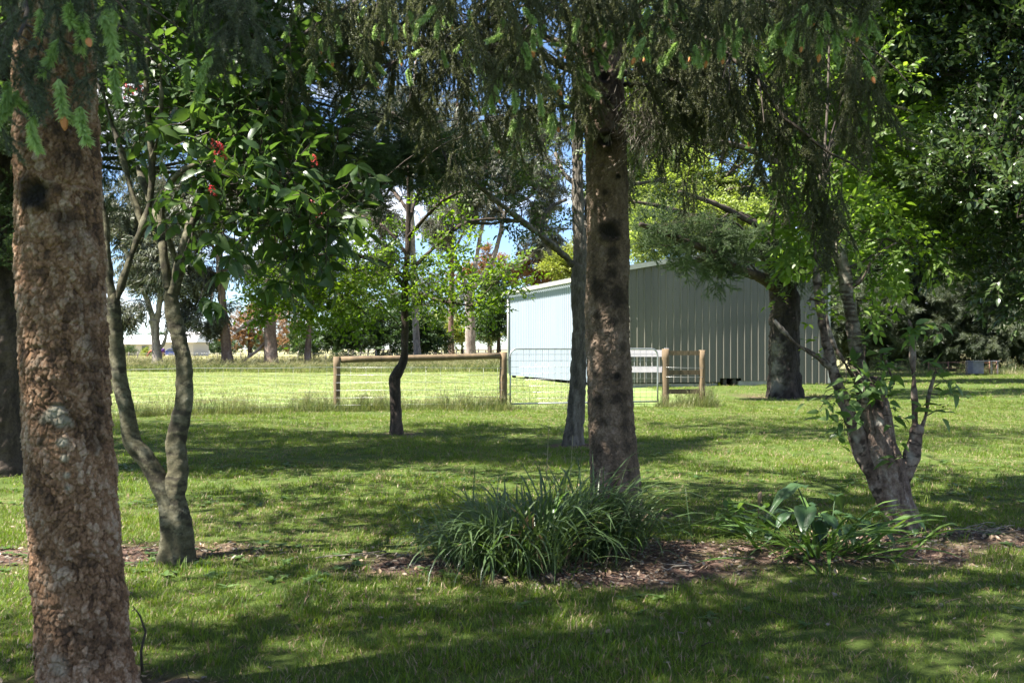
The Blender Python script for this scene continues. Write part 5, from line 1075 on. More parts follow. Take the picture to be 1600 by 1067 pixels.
# ------------------------------------------------------------------ pollarded tree on the right
rt = thing('fruit_tree', 'pollarded multi-stemmed fruit tree with reddish base, lichen stems and leafy sprouts', 'tree', (*P(1412, 832, 7.64)[:2], 0))
c7 = lambda u, v, r, k, a=1.0: sp(u, v, 7.64, r, k, a, .1)
parts, paths = [], []
for rows, kw in (
    ([(1418, 845, 58), (1411, 820, 47), (1398, 780, 45), (1386, 735, 47), (1374, 695, 46), (1367, 650, 42), (1363, 610, 38), (1360, 592, 33)], dict(seg=130, step=.009, flare=.03, lobes=.08, kind='furrow', cell=.05, depth=.010, spots=[c7(1392, 790, .05, 'pale', .25), c7(1372, 632, .04, 'scar', .5), c7(1362, 592, .08, 'stain', .8), c7(1345, 700, .05, 'pale', .5), c7(1395, 690, .05, 'stain', .6), c7(1375, 660, .03, 'pale', .5)])),
    ([(1392, 800, 26), (1370, 752, 28), (1346, 700, 28), (1328, 650, 23), (1312, 610, 19), (1298, 565, 18), (1288, 520, 16), (1281, 470, 14), (1275, 425, 10), (1272, 370, 6, .1), (1268, 320, 4, .2)], dict(seg=60, step=.012, spots=[c7(1336, 690, .06, 'pale', .55), c7(1310, 600, .04, 'pale', .5), c7(1288, 520, .04, 'pale', .4), c7(1280, 470, .04, 'pale', .5)])),
    ([(1372, 700, 24), (1355, 640, 25), (1345, 580, 22), (1336, 530, 24), (1328, 480, 22), (1318, 420, 21), (1307, 375, 17), (1296, 330, 11, .1), (1285, 285, 6, .2)], dict(seg=60, step=.008, kind='birch', cell=.12)),
    ([(1396, 800, 30), (1402, 765, 32), (1413, 735, 29), (1424, 710, 26), (1430, 688, 24), (1432, 672, 23), (1434, 664, 16)], dict(seg=60, step=.010, spots=[c7(1424, 712, .05, 'pale', .5), c7(1434, 664, .05, 'stain', .7)])),
    ([(1432, 675, 11), (1429, 620, 9), (1427, 570, 8), (1424, 515, 7), (1420, 500, 4)], dict(seg=18, step=.02)),
    ([(1436, 680, 8), (1446, 650, 6), (1452, 615, 5, -.1), (1462, 580, 3, -.15)], dict(seg=14, step=.02)),
    ([(1300, 575, 9), (1270, 553, 7, -.1), (1242, 535, 6, -.15), (1225, 518, 5, -.2), (1210, 500, 3, -.2)], dict(seg=16, step=.02)),
    ([(1340, 600, 7), (1322, 570, 6, -.15), (1300, 530, 5, -.2), (1290, 480, 3, -.2)], dict(seg=14, step=.02)),
    ([(1326, 455, 7), (1350, 430, 5, .1), (1375, 395, 4, .2), (1400, 380, 3, .3)], dict(seg=14, step=.02)),
    ([(1322, 455, 5), (1345, 440, 4, -.1), (1360, 410, 3, -.2)], dict(seg=12, step=.02)),
    ([(1345, 600, 5), (1350, 570, 4.5, -.1), (1352, 540, 3, -.12)], dict(seg=12, step=.02)),
    ([(1398, 600, 5, -.1), (1386, 570, 4, -.15), (1378, 545, 3, -.2)], dict(seg=12, step=.02))):
    r, pth = stem(rows, 7.64, seed=80 + len(parts), **kw); parts.append(r); paths.append(pth)
bark_obj('trunk', rt, [parts[0], parts[1], parts[3]], M['lichen_bark']); bark_obj('branch', rt, [parts[2]], M['birch_stem'], label='pale birch-like stem with brown cross marks')
for r in parts[4:]: bark_obj('branch', rt, [r], M['lichen_bark'])
g = rng(550); pos, dr = [], []
for u, v, k, s, e in ((1424, 512, 10, 14, 0), (1420, 530, 6, 12, 0), (1456, 522, 9, 16, .1), (1460, 575, 10, 20, -.1), (1480, 600, 7, 18, -.1), (1372, 575, 14, 26, -.2), (1340, 640, 12, 26, -.25), (1400, 650, 8, 22, -.2), (1320, 680, 6, 18, -.1), (1385, 590, 10, 20, -.2), (1350, 590, 16, 28, -.22), (1375, 612, 12, 22, -.25), (1320, 600, 9, 22, -.1), (1345, 545, 8, 20, 0), (1300, 640, 9, 20, -.1), (1285, 620, 6, 18, -.1), (1275, 650, 4, 16, 0), (1310, 665, 5, 14, 0), (1395, 610, 8, 20, -.1), (1400, 570, 5, 12, 0), (1452, 625, 6, 18, 0), (1488, 640, 4, 14, 0), (1405, 715, 7, 14, -.12), (1425, 650, 5, 12, 0), (1330, 560, 7, 20, 0), (1365, 610, 8, 20, -.15), (1510, 620, 4, 10, 0), (1295, 690, 3, 12, 0)):
    c = P(u, v, 7.55 + e); b = min((P_ for P_ in np.concatenate(paths)), key=lambda q: np.linalg.norm(q - c)); mb = MB(); limb(mb, b, c, .005, .002, g, .08, 6, 4); mb.v = [local(rt, x) for x in mb.v]; obj('branch', mb.build('branch', [M['twig']]), rt)
    for j in range(int(k * 1.05)): pos.append(P(u + g.normal(0, s * .6), v + g.normal(0, s * .6), 7.55 + e + g.normal(0, .06))); dr.append([g.normal(), g.normal(), g.normal(.2, .5)])
smesh = []
for k in range(4): v, q = leaf_shape(.082, .036, .22, .25 + .15 * k); smesh.append(mesh('leaf', v, None, q, [M['sprout_leaf']]))
n = len(pos); place_parts('leaf', rt, smesh, np.array(pos), dir_euler(np.array(dr), g.normal(0, .6, n)), g.uniform(.85, 1.6, n), g.integers(0, 4, n))
yl = []
for u, v, k, s in ((1222, 465, 9, 8), (1205, 478, 5, 5), (1262, 495, 12, 10), (1275, 470, 8, 10), (1300, 485, 7, 10), (1310, 500, 8, 8), (1268, 555, 9, 9), (1362, 478, 9, 10), (1385, 460, 11, 8), (1378, 455, 7, 8), (1265, 530, 5, 8)):
    for j in range(k): yl.append(P(u + g.normal(0, s), v + g.normal(0, s * .55), 7.5 + g.normal(0, .05)))
n = len(yl); ymesh = []
for k in range(3): v, q = leaf_shape(.06, .03, .2, .2); ymesh.append(mesh('leaf', v, None, q, [M['oak_leaf']]))
place_parts('leaf', rt, ymesh, np.array(yl), dir_euler(g.normal(0, 1, (n, 3)) * [1, 1, .35], g.normal(0, .5, n)), g.uniform(.7, 1.2, n), g.integers(0, 3, n))
crown(rt, np.concatenate(paths[1:3])[5:], blobs([(1290, 425, 7.7, .22), (1318, 350, 7.6, .3), (1275, 350, 7.7, .3), (1340, 470, 7.8, .16), (1262, 470, 7.6, .15), (1350, 430, 7.8, .2), (1300, 330, 8.2, .42), (1350, 370, 8.2, .42), (1270, 250, 8.6, .5), (1340, 240, 8.8, .6), (1400, 300, 9, .55), (1430, 230, 9.2, .55), (1330, 130, 8.8, .6), (1250, 150, 9.2, .5), (1420, 380, 8.8, .45), (1380, 150, 9.4, .6), (1290, 400, 7.9, .25), (1240, 340, 8.6, .3), (1300, 30, 9, .7), (1410, 60, 9.4, .7), (1320, -100, 9, .8)], 66), bright_sp, 5, M['twig'], 551, (.6, 1.05), .2, .6, keep=-.2, nscale=1.8, limb_r=.014, twigs=7, twig_r=.004)

# glossy evergreen crowding in from the right
lt = thing('laurel_tree', 'dense glossy dark evergreen with shiny leaf sprays filling the right edge', 'tree', (4.95, 8.4, 0))
lp = np.array([(4.95, 8.4, -.1), (4.9, 8.4, .9), (5.0, 8.5, 2), (4.9, 8.6, 3.5), (5, 8.7, 6)])
bark_obj('trunk', lt, [bark_tube(lp, [.17, .15, .13, .10, .03], 40, .04, 'furrow', 91, .05, .01, flare=.2)], M['dark_bark'])
P_lt, _ = crown(lt, spline(lp, 20)[6:], blobs([(1560, 255, 8.0, .48), (1500, 300, 8.2, .42), (1590, 340, 7.8, .4), (1600, 200, 8.2, .6), (1540, 130, 8.8, .7), (1480, 190, 9.2, .6), (1450, 80, 9.4, .7), (1560, 20, 8.8, .8), (1600, 90, 8.6, .7), (1560, 395, 8.6, .35), (1480, 390, 9.0, .35), (1600, 440, 8.4, .3), (1440, 320, 9.3, .45), (1520, 340, 9.4, .6), (1650, 300, 8.4, .7), (1500, -60, 9, .9), (1400, -40, 9.6, .8), (1620, -60, 8.8, .9), (1700, 100, 8.6, 1.0), (1700, 420, 8.2, .7), (1550, 440, 9.2, .25)], 105), laurel_sp, 5, M['twig'], 552, (.75, 1.2), .35, .65, keep=-.15, nscale=1.9, limb_r=.02, twigs=7, twig_r=.004)
g = rng(560); sp_ = P_lt[np.linalg.norm(P_lt - np.array([0, 0, 1.4]), axis=1).argsort()]; sp_ = sp_[(sp_[:, 2] < 4.4)][:160]; sp_ = sp_[g.integers(0, len(sp_), 300)] + g.normal(0, .09, (300, 3))
lm_ = []
for k in range(4): v, q = leaf_shape(.066, .033, .2, .2 + .1 * k); lm_.append(mesh('leaf', v, None, q, [M['laurel_leaf']]))
place_parts('leaf', lt, lm_, sp_, dir_euler(g.normal(0, .8, (300, 3)) + [-.3, -.5, .3], g.normal(0, .6, 300)), g.uniform(.8, 1.3, 300), g.integers(0, 4, 300))
crown(lt, spline(lp, 20)[12:], [(np.array([5 + a, 8.6 + b, z]), (1.2, 1.2, .9), 230) for a, b, z in ((0, 0, 5.6), (-1.2, .6, 5.2), (1.0, 0, 5.4), (0, 1.2, 5.2), (-.4, -.8, 6.2))], laurel_sp, 5, M['twig'], 553, (1.1, 1.6), .3, .6, limb_r=.03, twigs=4, name='upper_crown')

# ------------------------------------------------------------------ big conifer before the shed
cs = thing('cypress_tree', 'stout dark conifer trunk standing in front of the shed gable', 'tree', (*P(1225, 618, 29)[:2], 0))
rows = [(1226, 626, 58), (1225, 600, 45), (1226, 540, 42), (1228, 480, 40), (1222, 440, 36), (1218, 400, 36), (1222, 300, 30), (1225, 150, 24), (1225, 0, 20), (1225, -160, 14), (1225, -330, 6)]
pp, rd = pxpath(rows, 29); parts = [bark_tube(pp, rd, 100, .045, 'furrow', 95, .11, .035, .09, .12, [sp(1207, 545, 29, .3, 'pale', .35, .4), sp(1205, 575, 29, .3, 'pale', .4, .4), sp(1212, 600, 29, .3, 'pale', .3, .4)])]  # pale spots paint a sunlit patch on the trunk's left front
bark_obj('trunk', cs, parts, M['shaded_bark'])
for rows in ([(1210, 450, 15), (1185, 432, 13, -.6), (1150, 420, 11, -1.2), (1120, 398, 9, -1.8), (1060, 372, 7, -2.4), (1000, 350, 4, -3)], [(1215, 420, 12), (1190, 400, 10, -.4), (1150, 370, 8, -.8), (1100, 345, 7, -1.2), (1040, 325, 5, -1.5), (990, 315, 3, -2)], [(1222, 370, 10), (1180, 350, 8, -1), (1120, 320, 6, -2), (1060, 300, 4, -3)], [(1235, 430, 10), (1270, 410, 8, -.5), (1310, 400, 6, -1)], [(1225, 320, 9), (1290, 290, 7, -1), (1350, 290, 4, -2)], [(1225, 260, 9), (1160, 230, 7, -1), (1100, 220, 4, -2)]):
    r, _ = stem(rows, 29, 16, .1, 97, 'furrow', .1, .02); bark_obj('branch', cs, [r], M['dark_bark'])
crown(cs, pp[4:], pads([(1040, 352, 26.5, .7), (1100, 370, 27, 1.0), (1130, 400, 27.6, .8), (1160, 380, 28, .9), (1040, 385, 26.6, .7), (1085, 410, 27, .6), (1120, 435, 27.2, .5), (1270, 395, 28, .9), (1310, 420, 28, .8), (1230, 430, 28, .5)], 1.1, 1.0, .28, 85), cedar_sp, 4, M['twig'], 555, (1.0, 1.5), .05, .5, limb_r=.05, twigs=7, twig_r=.01, shell=.45)
g = rng(556); tops = [(np.array([7.9 + g.normal(0, 2.2) * (1 - (z - 9) / 13), 29 + g.normal(0, 2.2) * (1 - (z - 9) / 13), z]), (2.2 * (1.2 - (z - 9) / 11), 2.2 * (1.2 - (z - 9) / 11), .7), 80) for z in np.arange(10.6, 16, .6)]
crown(cs, pp[5:], tops, cedar_sp, 4, M['twig'], 557, (1.6, 2.4), .1, .6, limb_r=.06, twigs=3, name='upper_crown')

# ------------------------------------------------------------------ trees behind the shed and to the right
def far_tree(name, label, base, trunk_r, h, clumps, protos, npro, seed, cat='tree', bark='dark_bark', scale=(.8, 1.3), up=.3, keep=0.0, group=None, limb_r=.08, twigs=4, hang=0.0, lean=(0, 0), nscale=.8, shell=.55):
    t = thing(name, label, cat, base, group); b = np.array(base, float); p = b + np.array([[0, 0, -.2], [lean[0] * .2, 0, h * .3], [lean[0] * .6, lean[1] * .5, h * .65], [lean[0], lean[1], h]])
    bark_obj('trunk', t, [bark_tube(p, np.array([1.1, .85, .6, .25]) * trunk_r, 16, .3, 'furrow', seed, .2, .03, flare=.2)], M[bark])
    crown(t, spline(p, 16)[5:], clumps, protos, npro, M['twig'], seed, scale, up, .65, keep, nscale, limb_r, twigs, hang=hang, twig_r=.015, shell=shell)
    return t
def fblobs(rows, n): return [(P(u, v, d), (rp / FPX * d, rp / FPX * d, rp * .8 / FPX * d), int(n * k)) for u, v, d, rp, k in rows]
far_tree('elm_tree', 'sunlit yellow-green leafy tree rising behind the shed roof', G(1110, 50), .35, 8.5, fblobs([(1050, 290, 49, 55, 1), (1130, 330, 48, 55, 1), (1000, 340, 50, 50, 1), (1100, 250, 50, 60, 1), (1180, 290, 49, 60, 1), (1020, 240, 51, 50, 1), (1080, 350, 47, 50, 1), (960, 280, 51, 40, .7), (1160, 370, 47, 40, .8), (1010, 180, 51, 50, .8), (1090, 150, 51, 60, .9), (1190, 200, 50, 60, .9), (1240, 340, 49, 50, .8), (1030, 370, 46, 35, .7), (990, 220, 50, 45, .8), (1000, 90, 51, 60, .9), (1160, 60, 51, 65, .9), (1080, 20, 51, 65, .9), (950, 160, 51, 45, .6), (1230, 120, 51, 60, .8)], 330), elm_sp, 4, 601, keep=-.2, nscale=.5)
far_tree('leafy_tree', 'bright green broadleaf tree reaching in behind the pollarded tree', G(1690, 42), .3, 9, fblobs([(1300, 300, 40, 65, 1), (1400, 340, 39, 60, 1), (1450, 250, 40, 70, 1), (1350, 200, 41, 70, 1), (1480, 350, 40, 60, 1), (1280, 210, 41, 60, 1), (1420, 130, 41, 80, 1), (1300, 100, 42, 80, 1), (1540, 300, 41, 70, 1), (1560, 180, 42, 80, 1)], 210), hedge_sp, 4, 602, keep=-.1, nscale=.5)
g = rng(610)
for k, (u, d, hh, wd, lab) in enumerate(((1345, 66, 11, 3.4, 'dark pine whose pale tufts show right of the shed corner'), (1440, 63, 12, 4.2, 'dark pine standing right behind the leafy sprouts of the pollarded tree'), (1545, 62, 13, 4.6, 'dark spreading pine looming over the weathered table'), (1640, 60, 13, 4.8, 'dark pine at the right edge beyond the sunlit grass'), (1592, 68, 12, 4.6, 'dark pine behind and right of the weathered table'))):
    c = [(np.array([*G(u, d)[:2], z]) + np.array([g.normal(0, wd * .4), g.normal(0, wd * .4) - wd * .2, 0]), (wd * .42, wd * .42, .9), 95) for z in np.linspace(.9, hh, 18)]
    far_tree('pine_tree', lab, G(u, d), .24, hh, c, pine_sp, 3, 611 + k, scale=(1.2, 2.0), up=.1, group='dark pines beyond the sunlit lawn', hang=.15)

# ------------------------------------------------------------------ gum trees along the paddock
def gum(label, d, stems, clumps, n, mat, seed, group='tall gum trees along the paddock', protos=None, scale=(.8, 1.3), low=()):
    u, v, w = stems[0][0][:3]; t = thing('gum_tree', label, 'tree', G(u, d), group); paths = []
    for k, rows in enumerate(stems):
        r, p = stem([(q[0], q[1], q[2] * .82, *(q[3:] or (0,))) for q in rows], d, 28 if k == 0 else 12, .16 if k == 0 else .25, seed + k, 'furrow', .22, .03, .06, .15 if k == 0 else 0,
                    [sp(rows[i][0] - 3, rows[i][1], d, .5, 'pale', .5, .4) for i in range(1, len(rows))] if mat == 'gum_bark' and k else ()); bark_obj('trunk' if k == 0 else 'branch', t, [r], M[mat]); paths.append(p)
    if clumps: crown(t, np.concatenate(paths), fblobs([(a, b, d + e, r, k) for a, b, e, r, k in clumps], n), protos or gum_sp, 4, M['twig'], seed, scale, .0, .5, keep=.05, nscale=.7, limb_r=.06, twigs=7, hang=.5, twig_r=.015)
    return t
gum('forked pale grey gum leaning apart, left of the two chestnut stems gap', 64, [[(247, 583, 22), (245, 560, 17), (243, 530, 15), (241, 500, 16)], [(240, 503, 10), (232, 475, 9), (222, 450, 8), (205, 420, 6), (190, 370, 4)], [(245, 503, 10), (250, 470, 9), (252, 440, 8), (262, 390, 6), (270, 330, 4)], [(250, 545, 5), (258, 530, 4), (263, 505, 3)]],
    [(200, 470, 0, 30, .5), (215, 410, 0, 40, .7), (270, 420, 0, 40, .7), (240, 360, 1, 50, 1), (290, 470, 0, 30, .4), (190, 330, 1, 50, .8), (285, 340, 1, 45, .8), (240, 280, 1, 60, 1)], 229, 'gum_pale', 620, scale=(1.0, 1.7))
gum('straight gum with a grey-brown trunk right of the chestnut stems', 66, [[(358, 581, 24), (355, 560, 18), (352, 530, 16), (348, 480, 14), (342, 400, 12), (338, 320, 10), (335, 220, 8), (338, 100, 5)], [(345, 440, 6), (362, 400, 5), (385, 360, 4), (400, 330, 3)], [(342, 400, 5), (322, 370, 4), (305, 350, 3)]],
    [(310, 420, 0, 32, .5), (340, 300, 0, 45, .8), (400, 330, 0, 38, .6), (310, 350, 1, 38, .6), (360, 220, 1, 50, .9), (320, 480, 0, 25, .3), (330, 150, 1, 60, 1)], 229, 'gum_bark', 630, scale=(1.0, 1.7))
gum('stout red-brown gum trunk behind the wire fence with bent side limb', 65, [[(425, 583, 32), (424, 560, 25), (422, 520, 21), (421, 480, 19), (424, 420, 17), (430, 340, 13), (438, 240, 9), (440, 120, 5)], [(418, 505, 8), (408, 500, 7), (395, 501, 6), (380, 510, 5), (368, 520, 3)], [(424, 420, 8), (445, 380, 6), (470, 350, 5), (500, 330, 3)], [(415, 535, 5), (402, 548, 4), (390, 556, 3), (375, 570, 2)]],
    [(400, 400, 0, 35, .5), (440, 330, 0, 45, .8), (490, 340, 0, 40, .7), (460, 260, 1, 50, .9), (470, 430, 0, 35, .5), (420, 200, 1, 55, .9), (500, 230, 1, 55, .9)], 229, 'gum_bark', 640, scale=(1.0, 1.7))
gum('thin dark gum stem between the stout gum and the dark leafy trees', 67, [[(480, 579, 14), (481, 550, 11), (484, 500, 9), (490, 440, 8), (492, 360, 6), (496, 260, 4)], [(490, 440, 4), (510, 410, 3), (525, 390, 2)]], [(500, 400, 0, 35, .5), (520, 330, 0, 40, .6), (490, 290, 1, 40, .6)], 229, 'gum_bark', 650, scale=(1.0, 1.7))
gum('tall pale gum pole rising directly behind the kinked sapling', 72, [[(653, 570, 13), (650, 520, 11), (648, 460, 10), (645, 380, 9), (642, 300, 8), (644, 200, 6), (650, 90, 4)], [(645, 380, 4), (625, 350, 3.5), (605, 330, 2.5)], [(643, 320, 4), (670, 280, 3.5), (690, 250, 2.5)]],
    [(610, 330, 0, 35, .5), (680, 260, 0, 45, .8), (600, 240, 1, 45, .7), (650, 190, 1, 50, .9), (570, 400, 0, 35, .5), (560, 300, 1, 40, .6), (590, 160, 1, 55, .9)], 229, 'gum_pale', 660, scale=(1.0, 1.7))
gum('slender pinkish gum trunk left of the branching gum near shed', 92, [[(706, 572, 13), (705, 530, 10), (705, 480, 9), (706, 420, 8), (707, 350, 7), (711, 250, 5), (715, 150, 3)], [(706, 400, 4), (725, 360, 3.5), (740, 320, 2.5)], [(707, 350, 4), (690, 310, 3), (675, 290, 2)]],
    [(700, 300, 0, 40, .7), (740, 320, 0, 35, .6), (720, 230, 1, 45, .8), (680, 360, 0, 25, .3), (760, 220, 2, 45, .8), (690, 180, 1, 50, .8)], 270, 'gum_bark', 670, scale=(1.0, 1.7))
gum('large branching gum with smooth pinkish-white limbs beside the shed', 88, [[(736, 575, 24), (735, 545, 18), (735, 500, 16), (733, 465, 16), (736, 445, 14)], [(738, 452, 10), (755, 430, 9), (770, 405, 8), (782, 365, 8), (788, 335, 7), (805, 318, 6), (830, 305, 5), (843, 275, 4)], [(733, 455, 8), (722, 430, 7), (712, 405, 5.5), (700, 383, 4), (690, 360, 3)], [(745, 445, 6), (770, 430, 6), (800, 418, 5), (830, 400, 4.5), (848, 375, 3.5)], [(737, 445, 8), (745, 400, 7), (752, 360, 6), (765, 310, 4), (770, 270, 3)], [(788, 335, 5), (775, 310, 4), (785, 280, 3), (805, 260, 2)]],
    [(760, 300, 0, 40, .7), (800, 270, 0, 40, .7), (850, 270, 0, 40, .7), (860, 330, 0, 32, .5), (690, 340, 0, 32, .4), (850, 370, 0, 25, .3), (790, 200, 2, 50, .9), (840, 200, 2, 50, .9), (740, 260, 1, 40, .6)], 297, 'gum_pale', 680, scale=(1.0, 1.7))

# ------------------------------------------------------------------ middle-distance bushes and trees
far_tree('leafy_tree', 'dark green rounded tree behind the log fence, left of the kinked sapling', G(590, 78), .18, 3.2, fblobs([(560, 515, 77, 30, 1), (520, 520, 77, 28, 1), (595, 510, 78, 32, 1), (545, 490, 78, 25, .8), (600, 535, 77, 22, .6), (480, 530, 78, 22, .6), (535, 540, 77, 20, .5)], 150), hedge_sp, 4, 701, scale=(.7, 1.1), twigs=3)
far_tree('leafy_tree', 'dark green spreading tree behind the log fence, right of the kinked sapling', G(640, 82), .2, 3.0, fblobs([(640, 505, 81, 28, 1), (665, 520, 81, 25, .9), (625, 490, 82, 25, .8), (680, 535, 81, 18, .5), (650, 540, 81, 20, .5)], 150), hedge_sp, 4, 702, scale=(.7, 1.1), twigs=3)
far_tree('yellow_bush', 'yellow-green bush in front of the pinkish gums', G(722, 112), .15, 2.5, fblobs([(720, 518, 111, 22, 1), (700, 530, 111, 16, .7), (750, 515, 112, 20, .8), (690, 515, 111, 18, .7), (770, 525, 111, 15, .5), (672, 512, 113, 16, .6)], 120), yellow_sp, 4, 703, 'bush', twigs=3)
far_tree('dark_conifer', 'small dark conifer touching the left corner of the shed', G(779, 100), .2, 6, fblobs([(775, 470, 99, 22, .9), (765, 500, 99, 22, .9), (782, 440, 100, 16, .6), (785, 510, 99, 18, .8), (770, 455, 100, 16, .6), (760, 520, 99, 14, .5)], 130), hedge_sp, 4, 704, scale=(.8, 1.2), twigs=3)
far_tree('bronze_tree', 'bronze and orange foliaged tree behind the shed roof corner', G(850, 92), .3, 9, fblobs([(840, 420, 91, 28, 1), (865, 405, 91, 28, 1), (820, 440, 92, 20, .7), (880, 435, 91, 22, .8), (835, 395, 92, 18, .5)], 130), bronze_sp, 4, 705, keep=-.05)
far_tree('bronze_tree', 'reddish tree behind the limbs of the branching gum', G(765, 120), .25, 9, fblobs([(770, 415, 119, 22, .8), (745, 430, 119, 20, .7), (790, 430, 119, 18, .6), (715, 425, 120, 16, .5), (760, 395, 120, 14, .4)], 110), bronze_sp, 4, 706, keep=-.05)
far_tree('leafy_tree', 'green tree peeping over the shed gutter beside slim leaning trunk', G(890, 80), .3, 9, fblobs([(880, 420, 79, 22, .9), (905, 405, 79, 25, 1), (930, 420, 79, 22, .8)], 120), yellow_sp, 4, 707)
far_tree('bronze_tree', 'orange-tinged tree between straight gum and stout gum trunk', G(390, 140), .3, 6, fblobs([(375, 510, 139, 22, 1), (395, 495, 139, 22, 1), (365, 530, 139, 16, .7), (400, 525, 139, 20, .8), (450, 530, 139, 18, .7), (465, 515, 139, 16, .6), (440, 505, 140, 16, .5)], 110), bronze_sp, 4, 708)
far_tree('grey_tree', 'soft grey-green trees far off behind stout gum', G(470, 160), .3, 9, fblobs([(460, 480, 159, 26, 1), (500, 470, 159, 28, 1), (430, 490, 159, 22, .8), (540, 465, 160, 25, .8), (410, 470, 160, 22, .6), (590, 470, 162, 28, .9)], 110), gum_sp, 4, 709, scale=(1.2, 1.8))
far_tree('grey_tree', 'hazy grey-green tree far behind the gum pole and pinkish gums', G(680, 165), .3, 9, fblobs([(680, 470, 164, 28, 1), (640, 460, 164, 28, 1), (720, 465, 164, 25, .9), (665, 440, 165, 22, .7), (700, 495, 164, 20, .7)], 110), gum_sp, 4, 710, scale=(1.2, 1.8))
far_tree('round_bush', 'round grey-green bush at the left end of far farmhouse', G(203, 178), .1, 1.2, fblobs([(202, 550, 177, 11, 1), (196, 553, 177, 8, .5)], 150), dull_sp, 4, 711, 'bush', scale=(1.5, 2.2), twigs=2)
far_tree('round_bush', 'small yellowish bush before the farmhouse wall', G(229, 176), .1, 1.0, fblobs([(229, 552, 175, 6, 1)], 80), yellow_sp, 4, 712, 'bush', scale=(.7, 1.0), twigs=2)
g = rng(720); pos = []
for k in range(60):
    u = g.uniform(120, 560); d = g.uniform(235, 300); c = P(u, 545 - 10 * g.uniform(.2, 1.1) * (1 + .5 * math.sin(u * .05)), d); r = g.uniform(1.5, 3.2); p, _ = clump_points(g, c, (r * 1.5, r, r), 45); pos.append(p)
pos = np.concatenate(pos); n = len(pos); scatter('distant_treeline', None, hedge_sp, pos, dir_euler(g.normal(0, 1, (n, 3)) + UP * .5, g.normal(0, 1, n)), g.uniform(1.3, 2.2, n), g.integers(0, 4, n))

# trees standing left of the view whose shade falls across the lawn
far_tree('oak_tree', 'broad oak standing out beyond the left side of the lawn', (-13.5, 14.5, 0), .35, 9, [(np.array([-13.5 + a, 14.5 + b, z]), (2.3, 2.3, 1.6), 90) for a, b, z in ((0, 0, 8.5), (-1.8, 0, 7), (1.8, .4, 7.2), (0, 1.8, 7), (.4, -1.8, 7.2), (2.2, -1.6, 6), (-1.5, -1.8, 6.5), (0, 0, 10), (2.6, 1, 8.4), (3.2, -.6, 7.6))], dull_sp, 4, 730, scale=(1.0, 1.5), shell=.4, keep=.12, nscale=2.0)
far_tree('oak_tree', 'second oak further out beyond the left side of the lawn', (-9.6, 12.6, 0), .3, 8, [(np.array([-9.6 + a, 12.6 + b, z]), (2.1, 2.1, 1.5), 90) for a, b, z in ((0, 0, 8), (-1.6, 0, 6.6), (1.6, .4, 6.8), (0, 1.6, 6.6), (.4, -1.6, 7), (2, -1.4, 6), (2.6, 1, 7.6))], dull_sp, 4, 731, scale=(1.0, 1.5), shell=.4, keep=.12, nscale=2.0)
far_tree('maple_tree', 'spreading tree just outside the left of the view by the flaky spruce', (-5.0, 2.2, 0), .2, 7, [(np.array([-5.0 + a, 2.2 + b, z]), (1.6, 1.6, 1.0), 190) for a, b, z in ((0, 0, 7), (-1.3, 0, 6), (1.3, .4, 6.2), (0, 1.5, 5.8), (.4, -1.5, 6.0), (1.9, -1.2, 5.4), (2.3, 1.0, 5.8), (-1.2, -1.4, 5.4), (1.0, 1.9, 4.8), (3.0, -.2, 6.6), (1.2, -2.3, 6.8), (2.6, -1.8, 7.4), (2.6, .2, 5.0), (3.4, 1.4, 6.2))], dull_sp, 4, 732, scale=(.6, .95), shell=.4, keep=-.12, nscale=3.4)
far_tree('maple_tree', 'spreading tree outside the view behind the left of the camera', (-2.2, -2.6, 0), .2, 8, [(np.array([-2.2 + a, -2.6 + b, z]), (1.7, 1.7, 1.0), 190) for a, b, z in ((0, 0, 8), (-1.3, 0, 7), (1.3, .4, 7.2), (0, 1.5, 6.8), (.4, -1.5, 7.0), (1.9, 1.2, 6.4), (2.4, .4, 7.4), (1.2, 2.2, 6.8), (3.1, 1.4, 7.0))], dull_sp, 4, 733, scale=(.6, .95), shell=.4, keep=-.12, nscale=3.4)
# ------------------------------------------------------------------ strappy clumps
def strap(name, seed, L, w, e0, bend, mats, fold=.25, n=9, twist=.3):
    g = rng(seed); s = np.linspace(0, 1, n); ang = math.radians(e0) - bend * s**1.5; x = np.concatenate([[0], np.cumsum(np.cos(ang[:-1]) * L / (n - 1))]); z = np.concatenate([[0], np.cumsum(np.sin(ang[:-1]) * L / (n - 1))])
    y = L * .08 * g.normal() * s**2; ww = w * np.minimum(1, (1.02 - s) * 3.2) * (.7 + .3 * np.minimum(1, s * 4)) / 2; tw = twist * g.normal() * s
    nx_, nz_ = -np.sin(ang), np.cos(ang); V = []
    for k in (-1, 0, 1):
        h = abs(k) * fold * ww; V.append(np.stack([x + nx_ * (h + k * ww * np.sin(tw)), y + k * ww * np.cos(tw), z + nz_ * (h + k * ww * np.sin(tw))], -1))
    V = np.stack(V, 1).reshape(-1, 3); q = []
    for i in range(n - 1): a = i * 3; q += [(a, a+3, a+4, a+1), (a+1, a+4, a+5, a+2)]
    return mesh(name, V, None, np.array(q), mats)
sm = [M['strap_leaf']]
straps = [strap('leaf', 800 + k, L, w * .68, e, b, sm) for k, (L, w, e, b) in enumerate(((.85, .023, 72, 2.0), (.95, .027, 66, 2.2), (.75, .022, 80, 1.5), (.9, .025, 60, 1.7), (.65, .02, 85, .8), (1.0, .028, 70, 2.5), (.8, .024, 50, 1.5), (.7, .022, 86, .45), (.9, .026, 76, 2.6), (.6, .02, 40, .9), (.85, .024, 64, 1.3), (.75, .024, 74, 2.9)))]
straps_y = [strap('leaf', 820 + k, .6, .016, 60 + 8 * k, 1.6, [M['dry_leaf'] if k == 2 else M['strap_bright']]) for k in range(3)]
ag = thing('agapanthus_clump', 'large clump of arching dark green strap leaves at the foot of the straight spruce', 'plant', (.12, 6.5, 0))
